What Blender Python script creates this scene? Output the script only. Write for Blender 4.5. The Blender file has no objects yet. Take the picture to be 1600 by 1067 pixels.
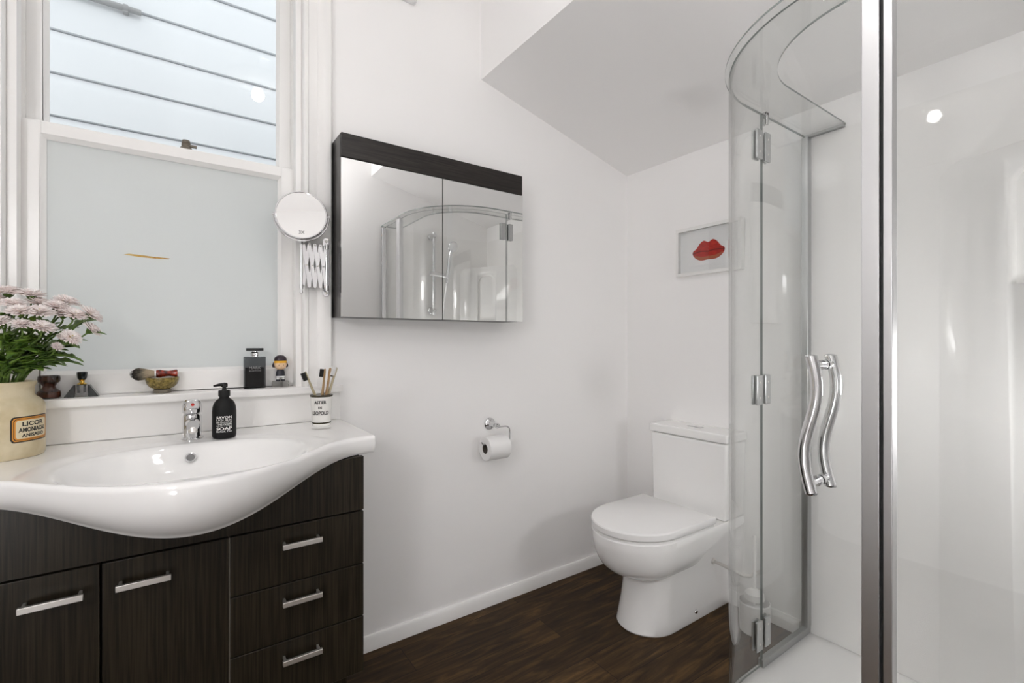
import bpy, bmesh, math, random
from math import sin, cos, pi, radians, sqrt
from mathutils import Vector, Matrix
random.seed(7)
S = bpy.context.scene
COL = S.collection

# ------------------------------------------------------------------ camera
cam = bpy.data.objects.new('camera', bpy.data.cameras.new('camera'))
COL.objects.link(cam)
cam.location = (0, 0, 1.14)
cam.rotation_euler = (pi / 2, 0, radians(54.95 - 90))
cam.data.sensor_width = 36
cam.data.lens = 745 / 1600 * 36
cam.data.clip_start = 0.02
S.camera = cam

# ------------------------------------------------------------------ daylight and exposure
w = bpy.data.worlds.new('sky')
S.world = w
w.use_nodes = True
w.node_tree.nodes['Background'].inputs[0].default_value = (0.93, 0.97, 1.0, 1)
w.node_tree.nodes['Background'].inputs[1].default_value = 1.6
S.view_settings.view_transform = 'Standard'
S.view_settings.look = 'None'
S.view_settings.gamma = 1
S.view_settings.use_curve_mapping = False
S.view_settings.exposure = 0.13
FILL_PEND = 14.1        # radiance of the added fill globe hung from the ceiling
FILL_SIDE = 36.6        # radiance of the added fill lamp on the shower side wall
FILL_LOW = 16.5        # radiance of the added low fill globe on the rear wall
BULB = 56.4        # radiance of the opal bulb of the ceiling lamp
FILL_REAR = 38.2       # radiance of the added upper fill globe on the rear wall
S.cycles.caustics_reflective = False
S.cycles.caustics_refractive = False
S.cycles.max_bounces = 28
S.cycles.diffuse_bounces = 18
S.cycles.glossy_bounces = 8
S.cycles.transmission_bounces = 10
S.cycles.transparent_max_bounces = 32


# ------------------------------------------------------------------ materials
def mat(name, color=(.8, .8, .8), rough=.5, metal=0.0, spec=.5, coat=0.0, trans=0.0, ior=1.45, emit=None):
    m = bpy.data.materials.new(name)
    m.use_nodes = True
    b = m.node_tree.nodes['Principled BSDF']
    b.inputs['Base Color'].default_value = (*color, 1)
    b.inputs['Roughness'].default_value = rough
    b.inputs['Metallic'].default_value = metal
    b.inputs['Specular IOR Level'].default_value = spec
    b.inputs['Coat Weight'].default_value = coat
    b.inputs['Coat Roughness'].default_value = .04
    b.inputs['Transmission Weight'].default_value = trans
    b.inputs['IOR'].default_value = ior
    if emit:
        b.inputs['Emission Color'].default_value = (*color, 1)
        b.inputs['Emission Strength'].default_value = emit
    return m


def nd(m, t, **kw):
    n = m.node_tree.nodes.new(t)
    for k, v in kw.items():
        setattr(n, k, v)
    return n


def ln(m, a, b):
    m.node_tree.links.new(a, b)


def position(m, scale=(1, 1, 1), loc=(0, 0, 0)):
    g = nd(m, 'ShaderNodeNewGeometry')
    mp = nd(m, 'ShaderNodeMapping')
    mp.inputs['Scale'].default_value = scale
    mp.inputs['Location'].default_value = loc
    ln(m, g.outputs['Position'], mp.inputs[0])
    return mp.outputs[0]


def bump(m, scale=(60, 60, 60), strength=.06, dist=.001, detail=3):
    n = nd(m, 'ShaderNodeTexNoise')
    n.inputs['Scale'].default_value = 1
    n.inputs['Detail'].default_value = detail
    ln(m, position(m, scale), n.inputs['Vector'])
    b = nd(m, 'ShaderNodeBump')
    b.inputs['Strength'].default_value = strength
    b.inputs['Distance'].default_value = dist
    ln(m, n.outputs['Fac'], b.inputs['Height'])
    ln(m, b.outputs[0], m.node_tree.nodes['Principled BSDF'].inputs['Normal'])
    return m


def mottle(m, c0, c1, scale=(30, 30, 30), detail=4, lo=.35, hi=.65):
    n = nd(m, 'ShaderNodeTexNoise')
    n.inputs['Scale'].default_value = 1
    n.inputs['Detail'].default_value = detail
    ln(m, position(m, scale), n.inputs['Vector'])
    r = nd(m, 'ShaderNodeValToRGB')
    r.color_ramp.elements[0].position = lo
    r.color_ramp.elements[0].color = (*c0, 1)
    r.color_ramp.elements[1].position = hi
    r.color_ramp.elements[1].color = (*c1, 1)
    ln(m, n.outputs['Fac'], r.inputs[0])
    ln(m, r.outputs[0], m.node_tree.nodes['Principled BSDF'].inputs['Base Color'])
    return m


def sheet_glass(name, tint, f0=.036):
    m = bpy.data.materials.new(name)
    m.use_nodes = True
    nt = m.node_tree
    nt.nodes.remove(nt.nodes['Principled BSDF'])
    out = nt.nodes['Material Output']
    g = nd(m, 'ShaderNodeNewGeometry')
    dt = nd(m, 'ShaderNodeVectorMath', operation='DOT_PRODUCT')
    ln(m, g.outputs['Incoming'], dt.inputs[0])
    ln(m, g.outputs['Normal'], dt.inputs[1])
    ab = nd(m, 'ShaderNodeMath', operation='ABSOLUTE')
    ln(m, dt.outputs['Value'], ab.inputs[0])
    su = nd(m, 'ShaderNodeMath', operation='SUBTRACT')
    su.inputs[0].default_value = 1
    ln(m, ab.outputs[0], su.inputs[1])
    pw = nd(m, 'ShaderNodeMath', operation='POWER')
    ln(m, su.outputs[0], pw.inputs[0])
    pw.inputs[1].default_value = 5
    ma = nd(m, 'ShaderNodeMath', operation='MULTIPLY_ADD')
    ln(m, pw.outputs[0], ma.inputs[0])
    ma.inputs[1].default_value = 1 - f0
    ma.inputs[2].default_value = f0
    tr = nd(m, 'ShaderNodeBsdfTransparent')
    tr.inputs[0].default_value = (*tint, 1)
    gl = nd(m, 'ShaderNodeBsdfGlossy')
    gl.inputs['Roughness'].default_value = 0.0
    mx = nd(m, 'ShaderNodeMixShader')
    ln(m, ma.outputs[0], mx.inputs[0])
    ln(m, tr.outputs[0], mx.inputs[1])
    ln(m, gl.outputs[0], mx.inputs[2])
    ln(m, mx.outputs[0], out.inputs[0])
    return m


def woodgrain(name, c0, c1, scale, rough=.4, spec=.4):
    m = mat(name, c0, rough, spec=spec)
    return mottle(m, c0, c1, scale, 5, .38, .66)


M = {}
M['wall'] = bump(mat('white_wall_paint', (.90, .893, .888), .6, spec=.3), (140, 140, 140), .05)
M['ceiling'] = bump(mat('white_ceiling_paint', (.885, .878, .874), .8, spec=.2), (140, 140, 140), .04)
M['trim'] = bump(mat('white_gloss_trim', (.86, .852, .840), .28, spec=.45), (40, 40, 9), .08)
M['lining'] = mat('white_acrylic_lining', (.895, .888, .877), .03, spec=.5)
M['ceramic'] = mat('white_ceramic', (.89, .887, .88), .06, spec=.55, coat=.3)
M['seat'] = mat('white_plastic_seat', (.89, .886, .882), .22, spec=.45)
M['tray'] = mat('white_acrylic_tray', (.88, .875, .868), .12, spec=.5)
M['chrome'] = mat('chrome', (.70, .70, .71), .07, 1)
M['profile'] = mat('grey_anodised_profile', (.50, .51, .51), .3, 1)
M['satin'] = mat('satin_aluminium', (.74, .74, .75), .34, 1)
M['steel'] = mat('brushed_steel', (.80, .78, .75), .42, 1)
M['dark_steel'] = mat('dark_steel', (.22, .22, .22), .4, 1)
M['mirror'] = mat('mirror', (.90, .90, .895), 0.0, 1)
M['glass'] = sheet_glass('clear_glass', (.985, .99, .988))
M['shower_glass'] = sheet_glass('shower_glass', (.984, .989, .985), .048)
M['glass_edge'] = mat('glass_edge', (.22, .25, .24), .15, spec=.6)
M['seal'] = mat('black_rubber_seal', (.008, .008, .008), .5)
M['vanity'] = woodgrain('dark_wenge_laminate', (.0085, .0065, .0038), (.027, .021, .0125), (260, 260, 6), .34, .35)
M['vanity_side'] = mat('dark_cabinet_side', (.035, .032, .03), .25)
M['valance'] = woodgrain('dark_brown_laminate', (.012, .010, .009), (.03, .025, .022), (8, 200, 200), .35)
M['black'] = mat('black_plastic', (.008, .008, .008), .4, spec=.35)
M['black_matte'] = mat('black_matt_bottle', (.008, .008, .008), .5, spec=.3)
M['white_ink'] = mat('white_ink', (.82, .82, .80), .5)
M['black_ink'] = mat('black_ink', (.012, .012, .012), .5)
M['gold'] = mat('gold_metal', (.85, .58, .16), .12, 1)
M['black_glass'] = mat('black_crystal', (.008, .011, .011), .03, spec=.7)
M['crystal'] = mat('clear_crystal', (.97, .97, .95), .02, trans=1.0, ior=1.5)
M['brown_glass'] = mottle(mat('dark_brown_glaze', (.03, .012, .006), .05, spec=.7), (.012, .007, .004), (.09, .025, .012), (25, 25, 45))
M['stoneware'] = mottle(mat('cream_stoneware', (.55, .45, .27), .3, spec=.5), (.53, .44, .27), (.64, .56, .39), (22, 22, 22))
M['label_cream'] = mat('cream_label_paper', (.66, .58, .40), .5)
M['label_orange'] = mat('ochre_border', (.62, .26, .035), .5)
M['olive_bowl'] = mottle(mat('olive_glaze', (.2, .14, .03), .2), (.10, .075, .018), (.30, .22, .06), (160, 160, 160))
M['bowl_foot'] = mat('grey_brown_clay', (.16, .14, .11), .5)
M['bristle_base'] = mat('tan_bristles', (.36, .29, .20), .8)
M['handle_red'] = mottle(mat('red_tortoiseshell_resin', (.2, .02, .012), .08, spec=.7), (.05, .006, .004), (.33, .03, .012), (90, 60, 60))
M['bamboo'] = mottle(mat('bamboo', (.4, .26, .13), .5), (.34, .21, .10), (.50, .35, .19), (60, 60, 8))
M['bamboo_grey'] = mottle(mat('pale_bamboo', (.42, .36, .24), .5), (.34, .29, .18), (.52, .45, .31), (60, 60, 8))
M['enamel'] = mat('white_enamel', (.80, .79, .76), .15)
M['enamel_rim'] = mat('dark_olive_band', (.045, .036, .018), .25)
M['paper'] = bump(mat('toilet_paper', (.84, .835, .83), .9, spec=.1), (300, 300, 300), .15)
M['card'] = mat('cardboard_core', (.10, .085, .07), .8)
M['frame'] = mat('white_frame', (.80, .795, .78), .35)
M['mat_board'] = mat('white_mat_board', (.84, .835, .84), .8)
M['lip_red'] = mottle(mat('red_ink', (.50, .02, .012), .5), (.36, .012, .008), (.56, .028, .016), (40, 40, 90))
M['lip_dark'] = mat('dark_red_ink', (.15, .008, .006), .6)
M['lip_tan'] = mat('tan_red_ink', (.42, .12, .06), .6)
M['pot_white'] = mat('white_brush_pot', (.84, .83, .82), .3)
M['stem'] = mottle(mat('green_stem', (.09, .15, .03), .5), (.06, .11, .02), (.14, .22, .05), (60, 60, 30))
M['leaf'] = mottle(mat('green_leaf', (.05, .12, .015), .45), (.038, .095, .012), (.17, .28, .04), (45, 45, 45))
M['petal'] = mottle(mat('blush_petal', (.88, .82, .80), .6, spec=.2), (.85, .76, .74), (.95, .915, .90), (70, 70, 70))
M['flower_heart'] = mat('yellow_green_heart', (.45, .36, .06), .7)
M['doll_hair'] = mat('dark_hair_cap', (.035, .022, .03), .3)
M['doll_band'] = mat('yellow_band', (.80, .42, .03), .35)
M['doll_skin'] = mat('peach_face', (.78, .54, .34), .4)
M['doll_coat'] = mat('navy_coat', (.02, .02, .03), .4)
M['doll_glass'] = mat('pale_yellow_glass', (.85, .80, .50), .05, spec=.6)
M['white_plain'] = mat('white_plastic', (.80, .80, .80), .3)
M['rust'] = mottle(mat('rust_streak', (.5, .28, .06), .7), (.42, .19, .03), (.62, .44, .14), (90, 90, 90))
M['clapboard'] = bump(mat('white_weatherboard_paint', (.70, .715, .73), .5, spec=.3), (20, 20, 60), .1)
M['grey_pipe'] = mat('grey_conduit', (.30, .30, .30), .5)
M['pendant'] = mat('fill_pendant_glow', (1.0, .985, .99), .4, emit=FILL_PEND)  # glow of the hanging globe added as fill light
M['fill_low_bulb'] = mat('fill_low_glow', (1.0, .985, .99), .4, emit=FILL_LOW)
M['fill_side_bulb'] = mat('fill_side_glow', (1.0, .985, .99), .4, emit=FILL_SIDE)
M['bulb'] = mat('lit_opal_bulb', (1.0, .975, .95), .4, emit=BULB)
M['fill_rear_bulb'] = mat('fill_rear_glow', (1.0, .985, .99), .4, emit=FILL_REAR)
M['door_paint'] = mat('white_door_paint', (.87, .865, .855), .35)
M['ground'] = mottle(mat('concrete_path', (.3, .3, .3), .9), (.25, .25, .25), (.38, .38, .37), (6, 6, 6))

# frosted pane: translucent film on glass
m = bpy.data.materials.new('frosted_glass')
m.use_nodes = True
nt = m.node_tree
nt.nodes.remove(nt.nodes['Principled BSDF'])
tl = nd(m, 'ShaderNodeBsdfTranslucent')
tl.inputs[0].default_value = (.92, .93, .915, 1)
df = nd(m, 'ShaderNodeBsdfDiffuse')
df.inputs[0].default_value = (.75, .76, .75, 1)
mx = nd(m, 'ShaderNodeMixShader')
mx.inputs[0].default_value = .5
ln(m, tl.outputs[0], mx.inputs[1])
ln(m, df.outputs[0], mx.inputs[2])
ln(m, mx.outputs[0], nt.nodes['Material Output'].inputs[0])
M['frosted'] = m

m = bpy.data.materials.new('opal_glass')
m.use_nodes = True
m.node_tree.nodes.remove(m.node_tree.nodes['Principled BSDF'])
tl = nd(m, 'ShaderNodeBsdfTranslucent')
tl.inputs[0].default_value = (.9, .9, .88, 1)
df = nd(m, 'ShaderNodeBsdfDiffuse')
df.inputs[0].default_value = (.8, .8, .78, 1)
mx = nd(m, 'ShaderNodeMixShader')
mx.inputs[0].default_value = .35
ln(m, tl.outputs[0], mx.inputs[1])
ln(m, df.outputs[0], mx.inputs[2])
ln(m, mx.outputs[0], m.node_tree.nodes['Material Output'].inputs[0])
M['opal'] = m

# plank floor
m = mat('dark_oak_planks', (.05, .03, .02), .5, spec=.2)
v = position(m, (1, 1, 1), (-.678, -1.398, 0))
br = nd(m, 'ShaderNodeTexBrick')
br.offset = .552
br.offset_frequency = 2
br.inputs['Color1'].default_value = (0, 0, 0, 1)
br.inputs['Color2'].default_value = (1, 1, 1, 1)
br.inputs['Mortar'].default_value = (.5, .5, .5, 1)
br.inputs['Scale'].default_value = 1
br.inputs['Mortar Size'].default_value = .0012
br.inputs['Brick Width'].default_value = 1.2
br.inputs['Row Height'].default_value = .1455
ln(m, v, br.inputs['Vector'])
ad = nd(m, 'ShaderNodeVectorMath', operation='MULTIPLY_ADD')
ln(m, br.outputs['Color'], ad.inputs[0])
ad.inputs[1].default_value = (7.3, 3.1, 5.7)
ln(m, v, ad.inputs[2])
sc = nd(m, 'ShaderNodeVectorMath', operation='MULTIPLY')
ln(m, ad.outputs[0], sc.inputs[0])
sc.inputs[1].default_value = (4.0, 34, 10)
n1 = nd(m, 'ShaderNodeTexNoise')
n1.inputs['Scale'].default_value = 1
n1.inputs['Detail'].default_value = 8
n1.inputs['Roughness'].default_value = .62
n1.inputs['Distortion'].default_value = 1.1
ln(m, sc.outputs[0], n1.inputs['Vector'])
rp = nd(m, 'ShaderNodeValToRGB')
e = rp.color_ramp.elements
e[0].position = .30
e[0].color = (.015, .0085, .0034, 1)
e[1].position = .74
e[1].color = (.125, .068, .024, 1)
x = e.new(.52)
x.color = (.046, .0255, .0098, 1)
ln(m, n1.outputs['Fac'], rp.inputs[0])
hs = nd(m, 'ShaderNodeHueSaturation')
mr = nd(m, 'ShaderNodeMapRange')
mr.inputs['To Min'].default_value = .72
mr.inputs['To Max'].default_value = 1.4
ln(m, br.outputs['Color'], mr.inputs['Value'])
ln(m, mr.outputs[0], hs.inputs['Value'])
ln(m, rp.outputs[0], hs.inputs['Color'])
mm = nd(m, 'ShaderNodeMixRGB')
ln(m, br.outputs['Fac'], mm.inputs[0])
ln(m, hs.outputs[0], mm.inputs[1])
mm.inputs[2].default_value = (.008, .005, .0035, 1)
ln(m, mm.outputs[0], m.node_tree.nodes['Principled BSDF'].inputs['Base Color'])
bp = nd(m, 'ShaderNodeBump')
bp.inputs['Strength'].default_value = .12
bp.inputs['Distance'].default_value = .001
ln(m, n1.outputs['Fac'], bp.inputs['Height'])
ln(m, bp.outputs[0], m.node_tree.nodes['Principled BSDF'].inputs['Normal'])
M['floor'] = m


# shaving brush hair: dark tip, pale root along the brush axis (its own colouring)
def hair_material():
    m = mat('badger_hair', (.1, .09, .08), .9, spec=.1)
    n = nd(m, 'ShaderNodeTexNoise')
    n.inputs['Scale'].default_value = 1
    n.inputs['Detail'].default_value = 4
    ln(m, position(m, (60, 500, 500)), n.inputs['Vector'])
    g = nd(m, 'ShaderNodeNewGeometry')
    sx = nd(m, 'ShaderNodeSeparateXYZ')
    ln(m, g.outputs['Position'], sx.inputs[0])
    mr = nd(m, 'ShaderNodeMapRange')
    mr.inputs['From Min'].default_value = -.104
    mr.inputs['From Max'].default_value = -.054
    ln(m, sx.outputs['X'], mr.inputs['Value'])
    a = nd(m, 'ShaderNodeMath', operation='MULTIPLY_ADD')
    ln(m, n.outputs['Fac'], a.inputs[0])
    a.inputs[1].default_value = .9
    ln(m, mr.outputs[0], a.inputs[2])
    r = nd(m, 'ShaderNodeValToRGB')
    r.color_ramp.elements[0].position = .38
    r.color_ramp.elements[0].color = (.022, .020, .018, 1)
    r.color_ramp.elements[1].position = 1.0
    r.color_ramp.elements[1].color = (.36, .29, .20, 1)
    q = r.color_ramp.elements.new(.66)
    q.color = (.13, .115, .09, 1)
    sb = nd(m, 'ShaderNodeMath', operation='SUBTRACT')
    ln(m, a.outputs[0], sb.inputs[0])
    sb.inputs[1].default_value = .12
    ln(m, sb.outputs[0], r.inputs[0])
    ln(m, r.outputs[0], m.node_tree.nodes['Principled BSDF'].inputs['Base Color'])
    return m


M['hair'] = hair_material()


# ------------------------------------------------------------------ mesh helpers (everything in world coordinates)
def box(bm, x0, x1, y0, y1, z0, z1, mi=0):
    vs = [bm.verts.new((x, y, z)) for z in (z0, z1) for y in (y0, y1) for x in (x0, x1)]
    for f in ((0, 2, 3, 1), (4, 5, 7, 6), (0, 1, 5, 4), (2, 6, 7, 3), (0, 4, 6, 2), (1, 3, 7, 5)):
        bm.faces.new([vs[i] for i in f]).material_index = mi
    return vs


def ring_frame(d):
    d = Vector(d).normalized()
    a = Vector((0, 0, 1)) if abs(d.z) < .9 else Vector((1, 0, 0))
    u = d.cross(a).normalized()
    return u, d.cross(u).normalized()


def tube(bm, pts, r, seg=12, mi=0, cap=True):
    pts = [Vector(p) for p in pts]
    rs = r if isinstance(r, (list, tuple)) else [r] * len(pts)
    rings = []
    u = None
    for i, p in enumerate(pts):
        d = (pts[min(i + 1, len(pts) - 1)] - pts[max(i - 1, 0)]).normalized()
        if u is None:
            u, vv = ring_frame(d)
        else:
            u = (u - d * u.dot(d)).normalized()
            vv = d.cross(u)
        rings.append([bm.verts.new(p + (u * cos(2 * pi * k / seg) + vv * sin(2 * pi * k / seg)) * rs[i]) for k in range(seg)])
    for a, b in zip(rings, rings[1:]):
        for k in range(seg):
            bm.faces.new((a[k], a[(k + 1) % seg], b[(k + 1) % seg], b[k])).material_index = mi
    if cap:
        bm.faces.new(rings[0][::-1]).material_index = mi
        bm.faces.new(rings[-1]).material_index = mi


def lathe(bm, prof, c, axis=(0, 0, 1), seg=32, mi=0, sx=1.0, sy=1.0, e1=None):
    """prof: (radius, height) pairs, from bottom to top, about the axis through c."""
    ax = Vector(axis).normalized()
    if e1 is None:
        u, vv = (Vector((1, 0, 0)), Vector((0, 1, 0))) if abs(ax.z) > .999 else ring_frame(ax)
    else:
        u = Vector(e1).normalized()
        vv = ax.cross(u).normalized()
    c = Vector(c)
    rings = []
    for r, h in prof:
        if r < 1e-6:
            rings.append([bm.verts.new(c + ax * h)])
        else:
            rings.append([bm.verts.new(c + ax * h + u * (r * sx * cos(2 * pi * k / seg)) + vv * (r * sy * sin(2 * pi * k / seg))) for k in range(seg)])
    for a, b in zip(rings, rings[1:]):
        for k in range(seg):
            k2 = (k + 1) % seg
            if len(a) == 1 and len(b) == 1:
                continue
            if len(a) == 1:
                f = (a[0], b[k2], b[k])
            elif len(b) == 1:
                f = (a[k], a[k2], b[0])
            else:
                f = (a[k], a[k2], b[k2], b[k])
            bm.faces.new(f).material_index = mi
    for rg, rev in ((rings[0], True), (rings[-1], False)):
        if len(rg) > 1 and prof[0] != prof[-1]:
            bm.faces.new(rg[::-1] if rev else rg).material_index = mi


def prism(bm, poly, f, h0, h1, mi=0, edge_mi=None):
    """closed polygon extruded; f(a, b, h) gives the 3-D point."""
    a = [bm.verts.new(f(p[0], p[1], h0)) for p in poly]
    b = [bm.verts.new(f(p[0], p[1], h1)) for p in poly]
    n = len(poly)
    bm.faces.new(a[::-1]).material_index = mi
    bm.faces.new(b).material_index = mi
    for i in range(n):
        j = (i + 1) % n
        bm.faces.new((a[i], a[j], b[j], b[i])).material_index = mi if edge_mi is None else edge_mi


def ribbon(bm, inner, outer, z0, z1, mi=0, edge_mi=0, flat=False):
    """a wall following two parallel plan polylines; flat=True marks the sides as edges instead of top and bottom."""
    n = len(inner)
    q = [[bm.verts.new((p[0], p[1], z)) for p in line] for line in (inner, outer) for z in (z0, z1)]
    il, ih, ol, oh = q
    for i in range(n - 1):
        for f, side in (((il[i], il[i + 1], ih[i + 1], ih[i]), 1), ((ol[i + 1], ol[i], oh[i], oh[i + 1]), 1),
                        ((il[i + 1], il[i], ol[i], ol[i + 1]), 0), ((ih[i], ih[i + 1], oh[i + 1], oh[i]), 0)):
            e_ = (side == 1) if flat else (side == 0)
            bm.faces.new(f).material_index = edge_mi if e_ else mi
    for i in (0, n - 1):
        bm.faces.new((il[i], ih[i], oh[i], ol[i])).material_index = edge_mi


def root_loc(o):
    L = Vector((0, 0, 0))
    while o is not None:
        L += o.location
        o = o.parent
    return L


def obj(name, bm, mats, parent=None, smooth=35, bevel=None, bseg=3, sub=0):
    bmesh.ops.remove_doubles(bm, verts=bm.verts[:], dist=2e-6)
    bmesh.ops.recalc_face_normals(bm, faces=bm.faces[:])
    me = bpy.data.meshes.new(name)
    bm.to_mesh(me)
    bm.free()
    if not isinstance(mats, (list, tuple)):
        mats = [mats]
    for x in mats:
        me.materials.append(M[x])
    if parent is None:
        xs = [v.co for v in me.vertices]
        L = Vector(((min(v.x for v in xs) + max(v.x for v in xs)) / 2, (min(v.y for v in xs) + max(v.y for v in xs)) / 2, min(v.z for v in xs)))
    else:
        L = root_loc(parent)
    me.transform(Matrix.Translation(-L))
    if smooth:
        me.shade_smooth()
        me.set_sharp_from_angle(angle=radians(smooth))
    o = bpy.data.objects.new(name, me)
    COL.objects.link(o)
    if parent is None:
        o.location = L
    else:
        o.parent = parent
    if bevel:
        b = o.modifiers.new('bevel', 'BEVEL')
        b.width = bevel
        b.segments = bseg
        b.limit_method = 'ANGLE'
        b.angle_limit = radians(40)
        b.harden_normals = False
    if sub:
        s_ = o.modifiers.new('subsurf', 'SUBSURF')
        s_.levels = s_.render_levels = sub
    return o


def tag(o, label, cat, group=None):
    o['label'] = label
    o['category'] = cat
    if group:
        o['group'] = group
    return o


def thing(name, loc, label, cat, group=None):
    o = bpy.data.objects.new(name, None)
    COL.objects.link(o)
    o.empty_display_size = .05
    o.location = loc
    return tag(o, label, cat, group)


def struct(o, label=None):
    o['kind'] = 'structure'
    if label:
        o['label'] = label
    return o


def part_label(o, s):
    o['label'] = s
    return o


def B():
    return bmesh.new()


def text_bm(bm, body, width, height, place, depth=.0004, mi=0, bold=0.0):
    """letters fitted into width x height, centred at 0,0; place(x, y, d) gives the world point."""
    cu = bpy.data.curves.new('t', 'FONT')
    cu.body = body
    cu.size = 1
    cu.offset = bold
    cu.resolution_u = 3
    to = bpy.data.objects.new('t', cu)
    COL.objects.link(to)
    dg = bpy.context.evaluated_depsgraph_get()
    dg.update()
    me = bpy.data.meshes.new_from_object(to.evaluated_get(dg))
    bpy.data.objects.remove(to)
    xs = [v.co.x for v in me.vertices]
    ys = [v.co.y for v in me.vertices]
    x0, x1, y0, y1 = min(xs), max(xs), min(ys), max(ys)
    t = bmesh.new()
    t.from_mesh(me)
    bpy.data.meshes.remove(me)
    r = bmesh.ops.extrude_face_region(t, geom=t.faces[:])
    for g in r['geom']:
        if isinstance(g, bmesh.types.BMVert):
            g.co.z += 1
    mp = {}
    for v in t.verts:
        xx = ((v.co.x - x0) / (x1 - x0) - .5) * width
        yy = ((v.co.y - y0) / (y1 - y0) - .5) * height
        mp[v] = bm.verts.new(place(xx, yy, depth if v.co.z > .5 else 0))
    for f in t.faces:
        try:
            bm.faces.new([mp[v] for v in f.verts]).material_index = mi
        except ValueError:
            pass
    t.free()


# ------------------------------------------------------------------ the room
YA, XB, YC, XD, YR = 1.748, 1.985, .05, -.85, -.95
ZC = 2.66
b = B(); box(b, XD - .1, XB + .1, YR - .1, YA + .12, -.1, 0)
struct(obj('floor', b, 'floor'), 'dark brown wood plank floor')
WX0, WX1, WZ0, WZ1 = -.358, .346, .963, 2.47
b = B()
box(b, XD - .1, WX0, YA, YA + .13, 0, ZC)
box(b, WX1, XB + .1, YA, YA + .13, 0, ZC)
box(b, WX0, WX1, YA, YA + .13, 0, WZ0)
box(b, WX0, WX1, YA, YA + .13, WZ1, ZC)
struct(obj('wall_left', b, 'wall'), 'white wall with the window and the mirror cabinet')
b = B(); box(b, XB, XB + .1, YR - .1, YA, 0, ZC)
struct(obj('wall_right', b, 'wall'), 'white wall behind the toilet')
b = B(); box(b, .85, XB, YR, YC, 0, ZC)
struct(obj('wall_front', b, 'wall'), 'white wall at the shower side')
b = B(); box(b, XD - .1, XD, YR - .1, YA, 0, ZC)
struct(obj('wall_rear', b, 'wall'), 'white wall with the panelled door')
b = B(); box(b, XD, .85, YR - .1, YR, 0, ZC)
struct(obj('wall_back', b, 'wall'), 'white wall behind the photographer')
b = B(); box(b, XD - .1, XB + .1, YR - .1, YA + .13, ZC, ZC + .1)
ceil = struct(obj('ceiling', b, 'ceiling'), 'white ceiling')
b = B()
prism(b, [(1.065, 2.262), (XB, 2.03), (XB, ZC), (1.065, ZC)], lambda a, c_, h: (a, h, c_), YC, YA)
o = obj('sloped_ceiling', b, 'ceiling', ceil)


def skirting(name, p, q, nrm):
    """skirting board from p to q in plan; nrm points into the room."""
    bm = B()
    prof = [(0, 0), (.014, 0), (.014, .046), (.008, .055), (0, .055)]
    f = lambda a, c_, h: (p[0] + (q[0] - p[0]) * h + nrm[0] * a, p[1] + (q[1] - p[1]) * h + nrm[1] * a, c_)
    prism(bm, prof, f, 0, 1)
    return struct(obj(name, bm, 'trim'))


skirting('baseboard_left', (.43, YA), (XB, YA), (0, -1))
skirting('baseboard_right', (XB, YA - .0005), (XB, .872), (-1, 0))
skirting('baseboard_rear', (XD, YR), (XD, .30), (1, 0))

# ------------------------------------------------------------------ window
win = bpy.data.objects.new('window_1', None)
COL.objects.link(win)
win.location = (-.006, YA, .963)
struct(win, 'white timber sash window with frosted lower pane')
# sill board and architraves
b = B(); box(b, -.50, .478, 1.712, YA, .963, .987); box(b, WX0, WX1, YA, 1.83, .963, .987)
obj('window_sill', b, 'trim', win, bevel=.004)
arch = [(0, YA), (0, 1.722), (.004, 1.716), (.014, 1.716), (.018, 1.724), (.046, 1.726), (.052, 1.720), (.074, 1.716), (.090, 1.718), (.097, 1.728), (.099, YA)]
for s_, x0 in ((1, WX1 + .001), (-1, WX0 - .001)):
    b = B(); prism(b, arch, lambda a, c_, h: (x0 + s_ * a, c_, h), .987, 2.56)
    obj('architrave', b, 'trim', win)
b = B(); prism(b, arch, lambda a, c_, h: (h, c_, WZ1 + a), WX0 - .1, WX1 + .1)
obj('architrave', b, 'trim', win)
# frame lining: pulley stiles, staff beads, parting beads
b = B()
for s_, x0 in ((1, WX1), (-1, WX0)):
    for (d, ya, yb) in ((.008, YA + .001, YA + .129), (.018, YA - .006, 1.786), (.018, 1.826, 1.836)):
        box(b, min(x0, x0 - s_ * d), max(x0, x0 - s_ * d), ya, yb, .987, WZ1)
box(b, WX0 + .008, WX1 - .008, YA + .002, YA + .128, WZ1 - .012, WZ1 - .001)
obj('frame_lining', b, 'trim', win)


def sash(name, x0, x1, z0, z1, y0, y1, st, top, bot, pane_mat, bead=.010):
    bm = B()
    box(bm, x0, x0 + st, y0, y1, z0, z1)
    box(bm, x1 - st, x1, y0, y1, z0, z1)
    box(bm, x0 + st, x1 - st, y0, y1, z1 - top, z1)
    box(bm, x0 + st, x1 - st, y0, y1, z0, z0 + bot)
    s = obj(name, bm, 'trim', win, bevel=.002, bseg=2)
    gx0, gx1, gz0, gz1 = x0 + st, x1 - st, z0 + bot, z1 - top
    ym = y0 + (y1 - y0) * .55
    bm = B()
    # moulded glazing bead: sloping from the sash face to the pane
    for (ax, bx, az, bz, vert) in ((gx0, gx0 + bead, gz0, gz1, 1), (gx1, gx1 - bead, gz0, gz1, 1)):
        prism(bm, [(ax, y0 + .003), (bx, ym - .004), (bx, ym), (ax, ym)], lambda a, c_, h: (a, c_, h), az, bz)
    for (az, bz) in ((gz0, gz0 + bead), (gz1, gz1 - bead)):
        prism(bm, [(az, y0 + .003), (bz, ym - .004), (bz, ym), (az, ym)], lambda a, c_, h: (h, c_, a), gx0, gx1)
    obj('glazing_bead', bm, 'trim', s)
    bm = B(); box(bm, gx0 - .003, gx1 + .003, ym, ym + .004, gz0 - .003, gz1 + .003)
    g = obj('pane', bm, pane_mat, s)
    return s, g, ym


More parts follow.
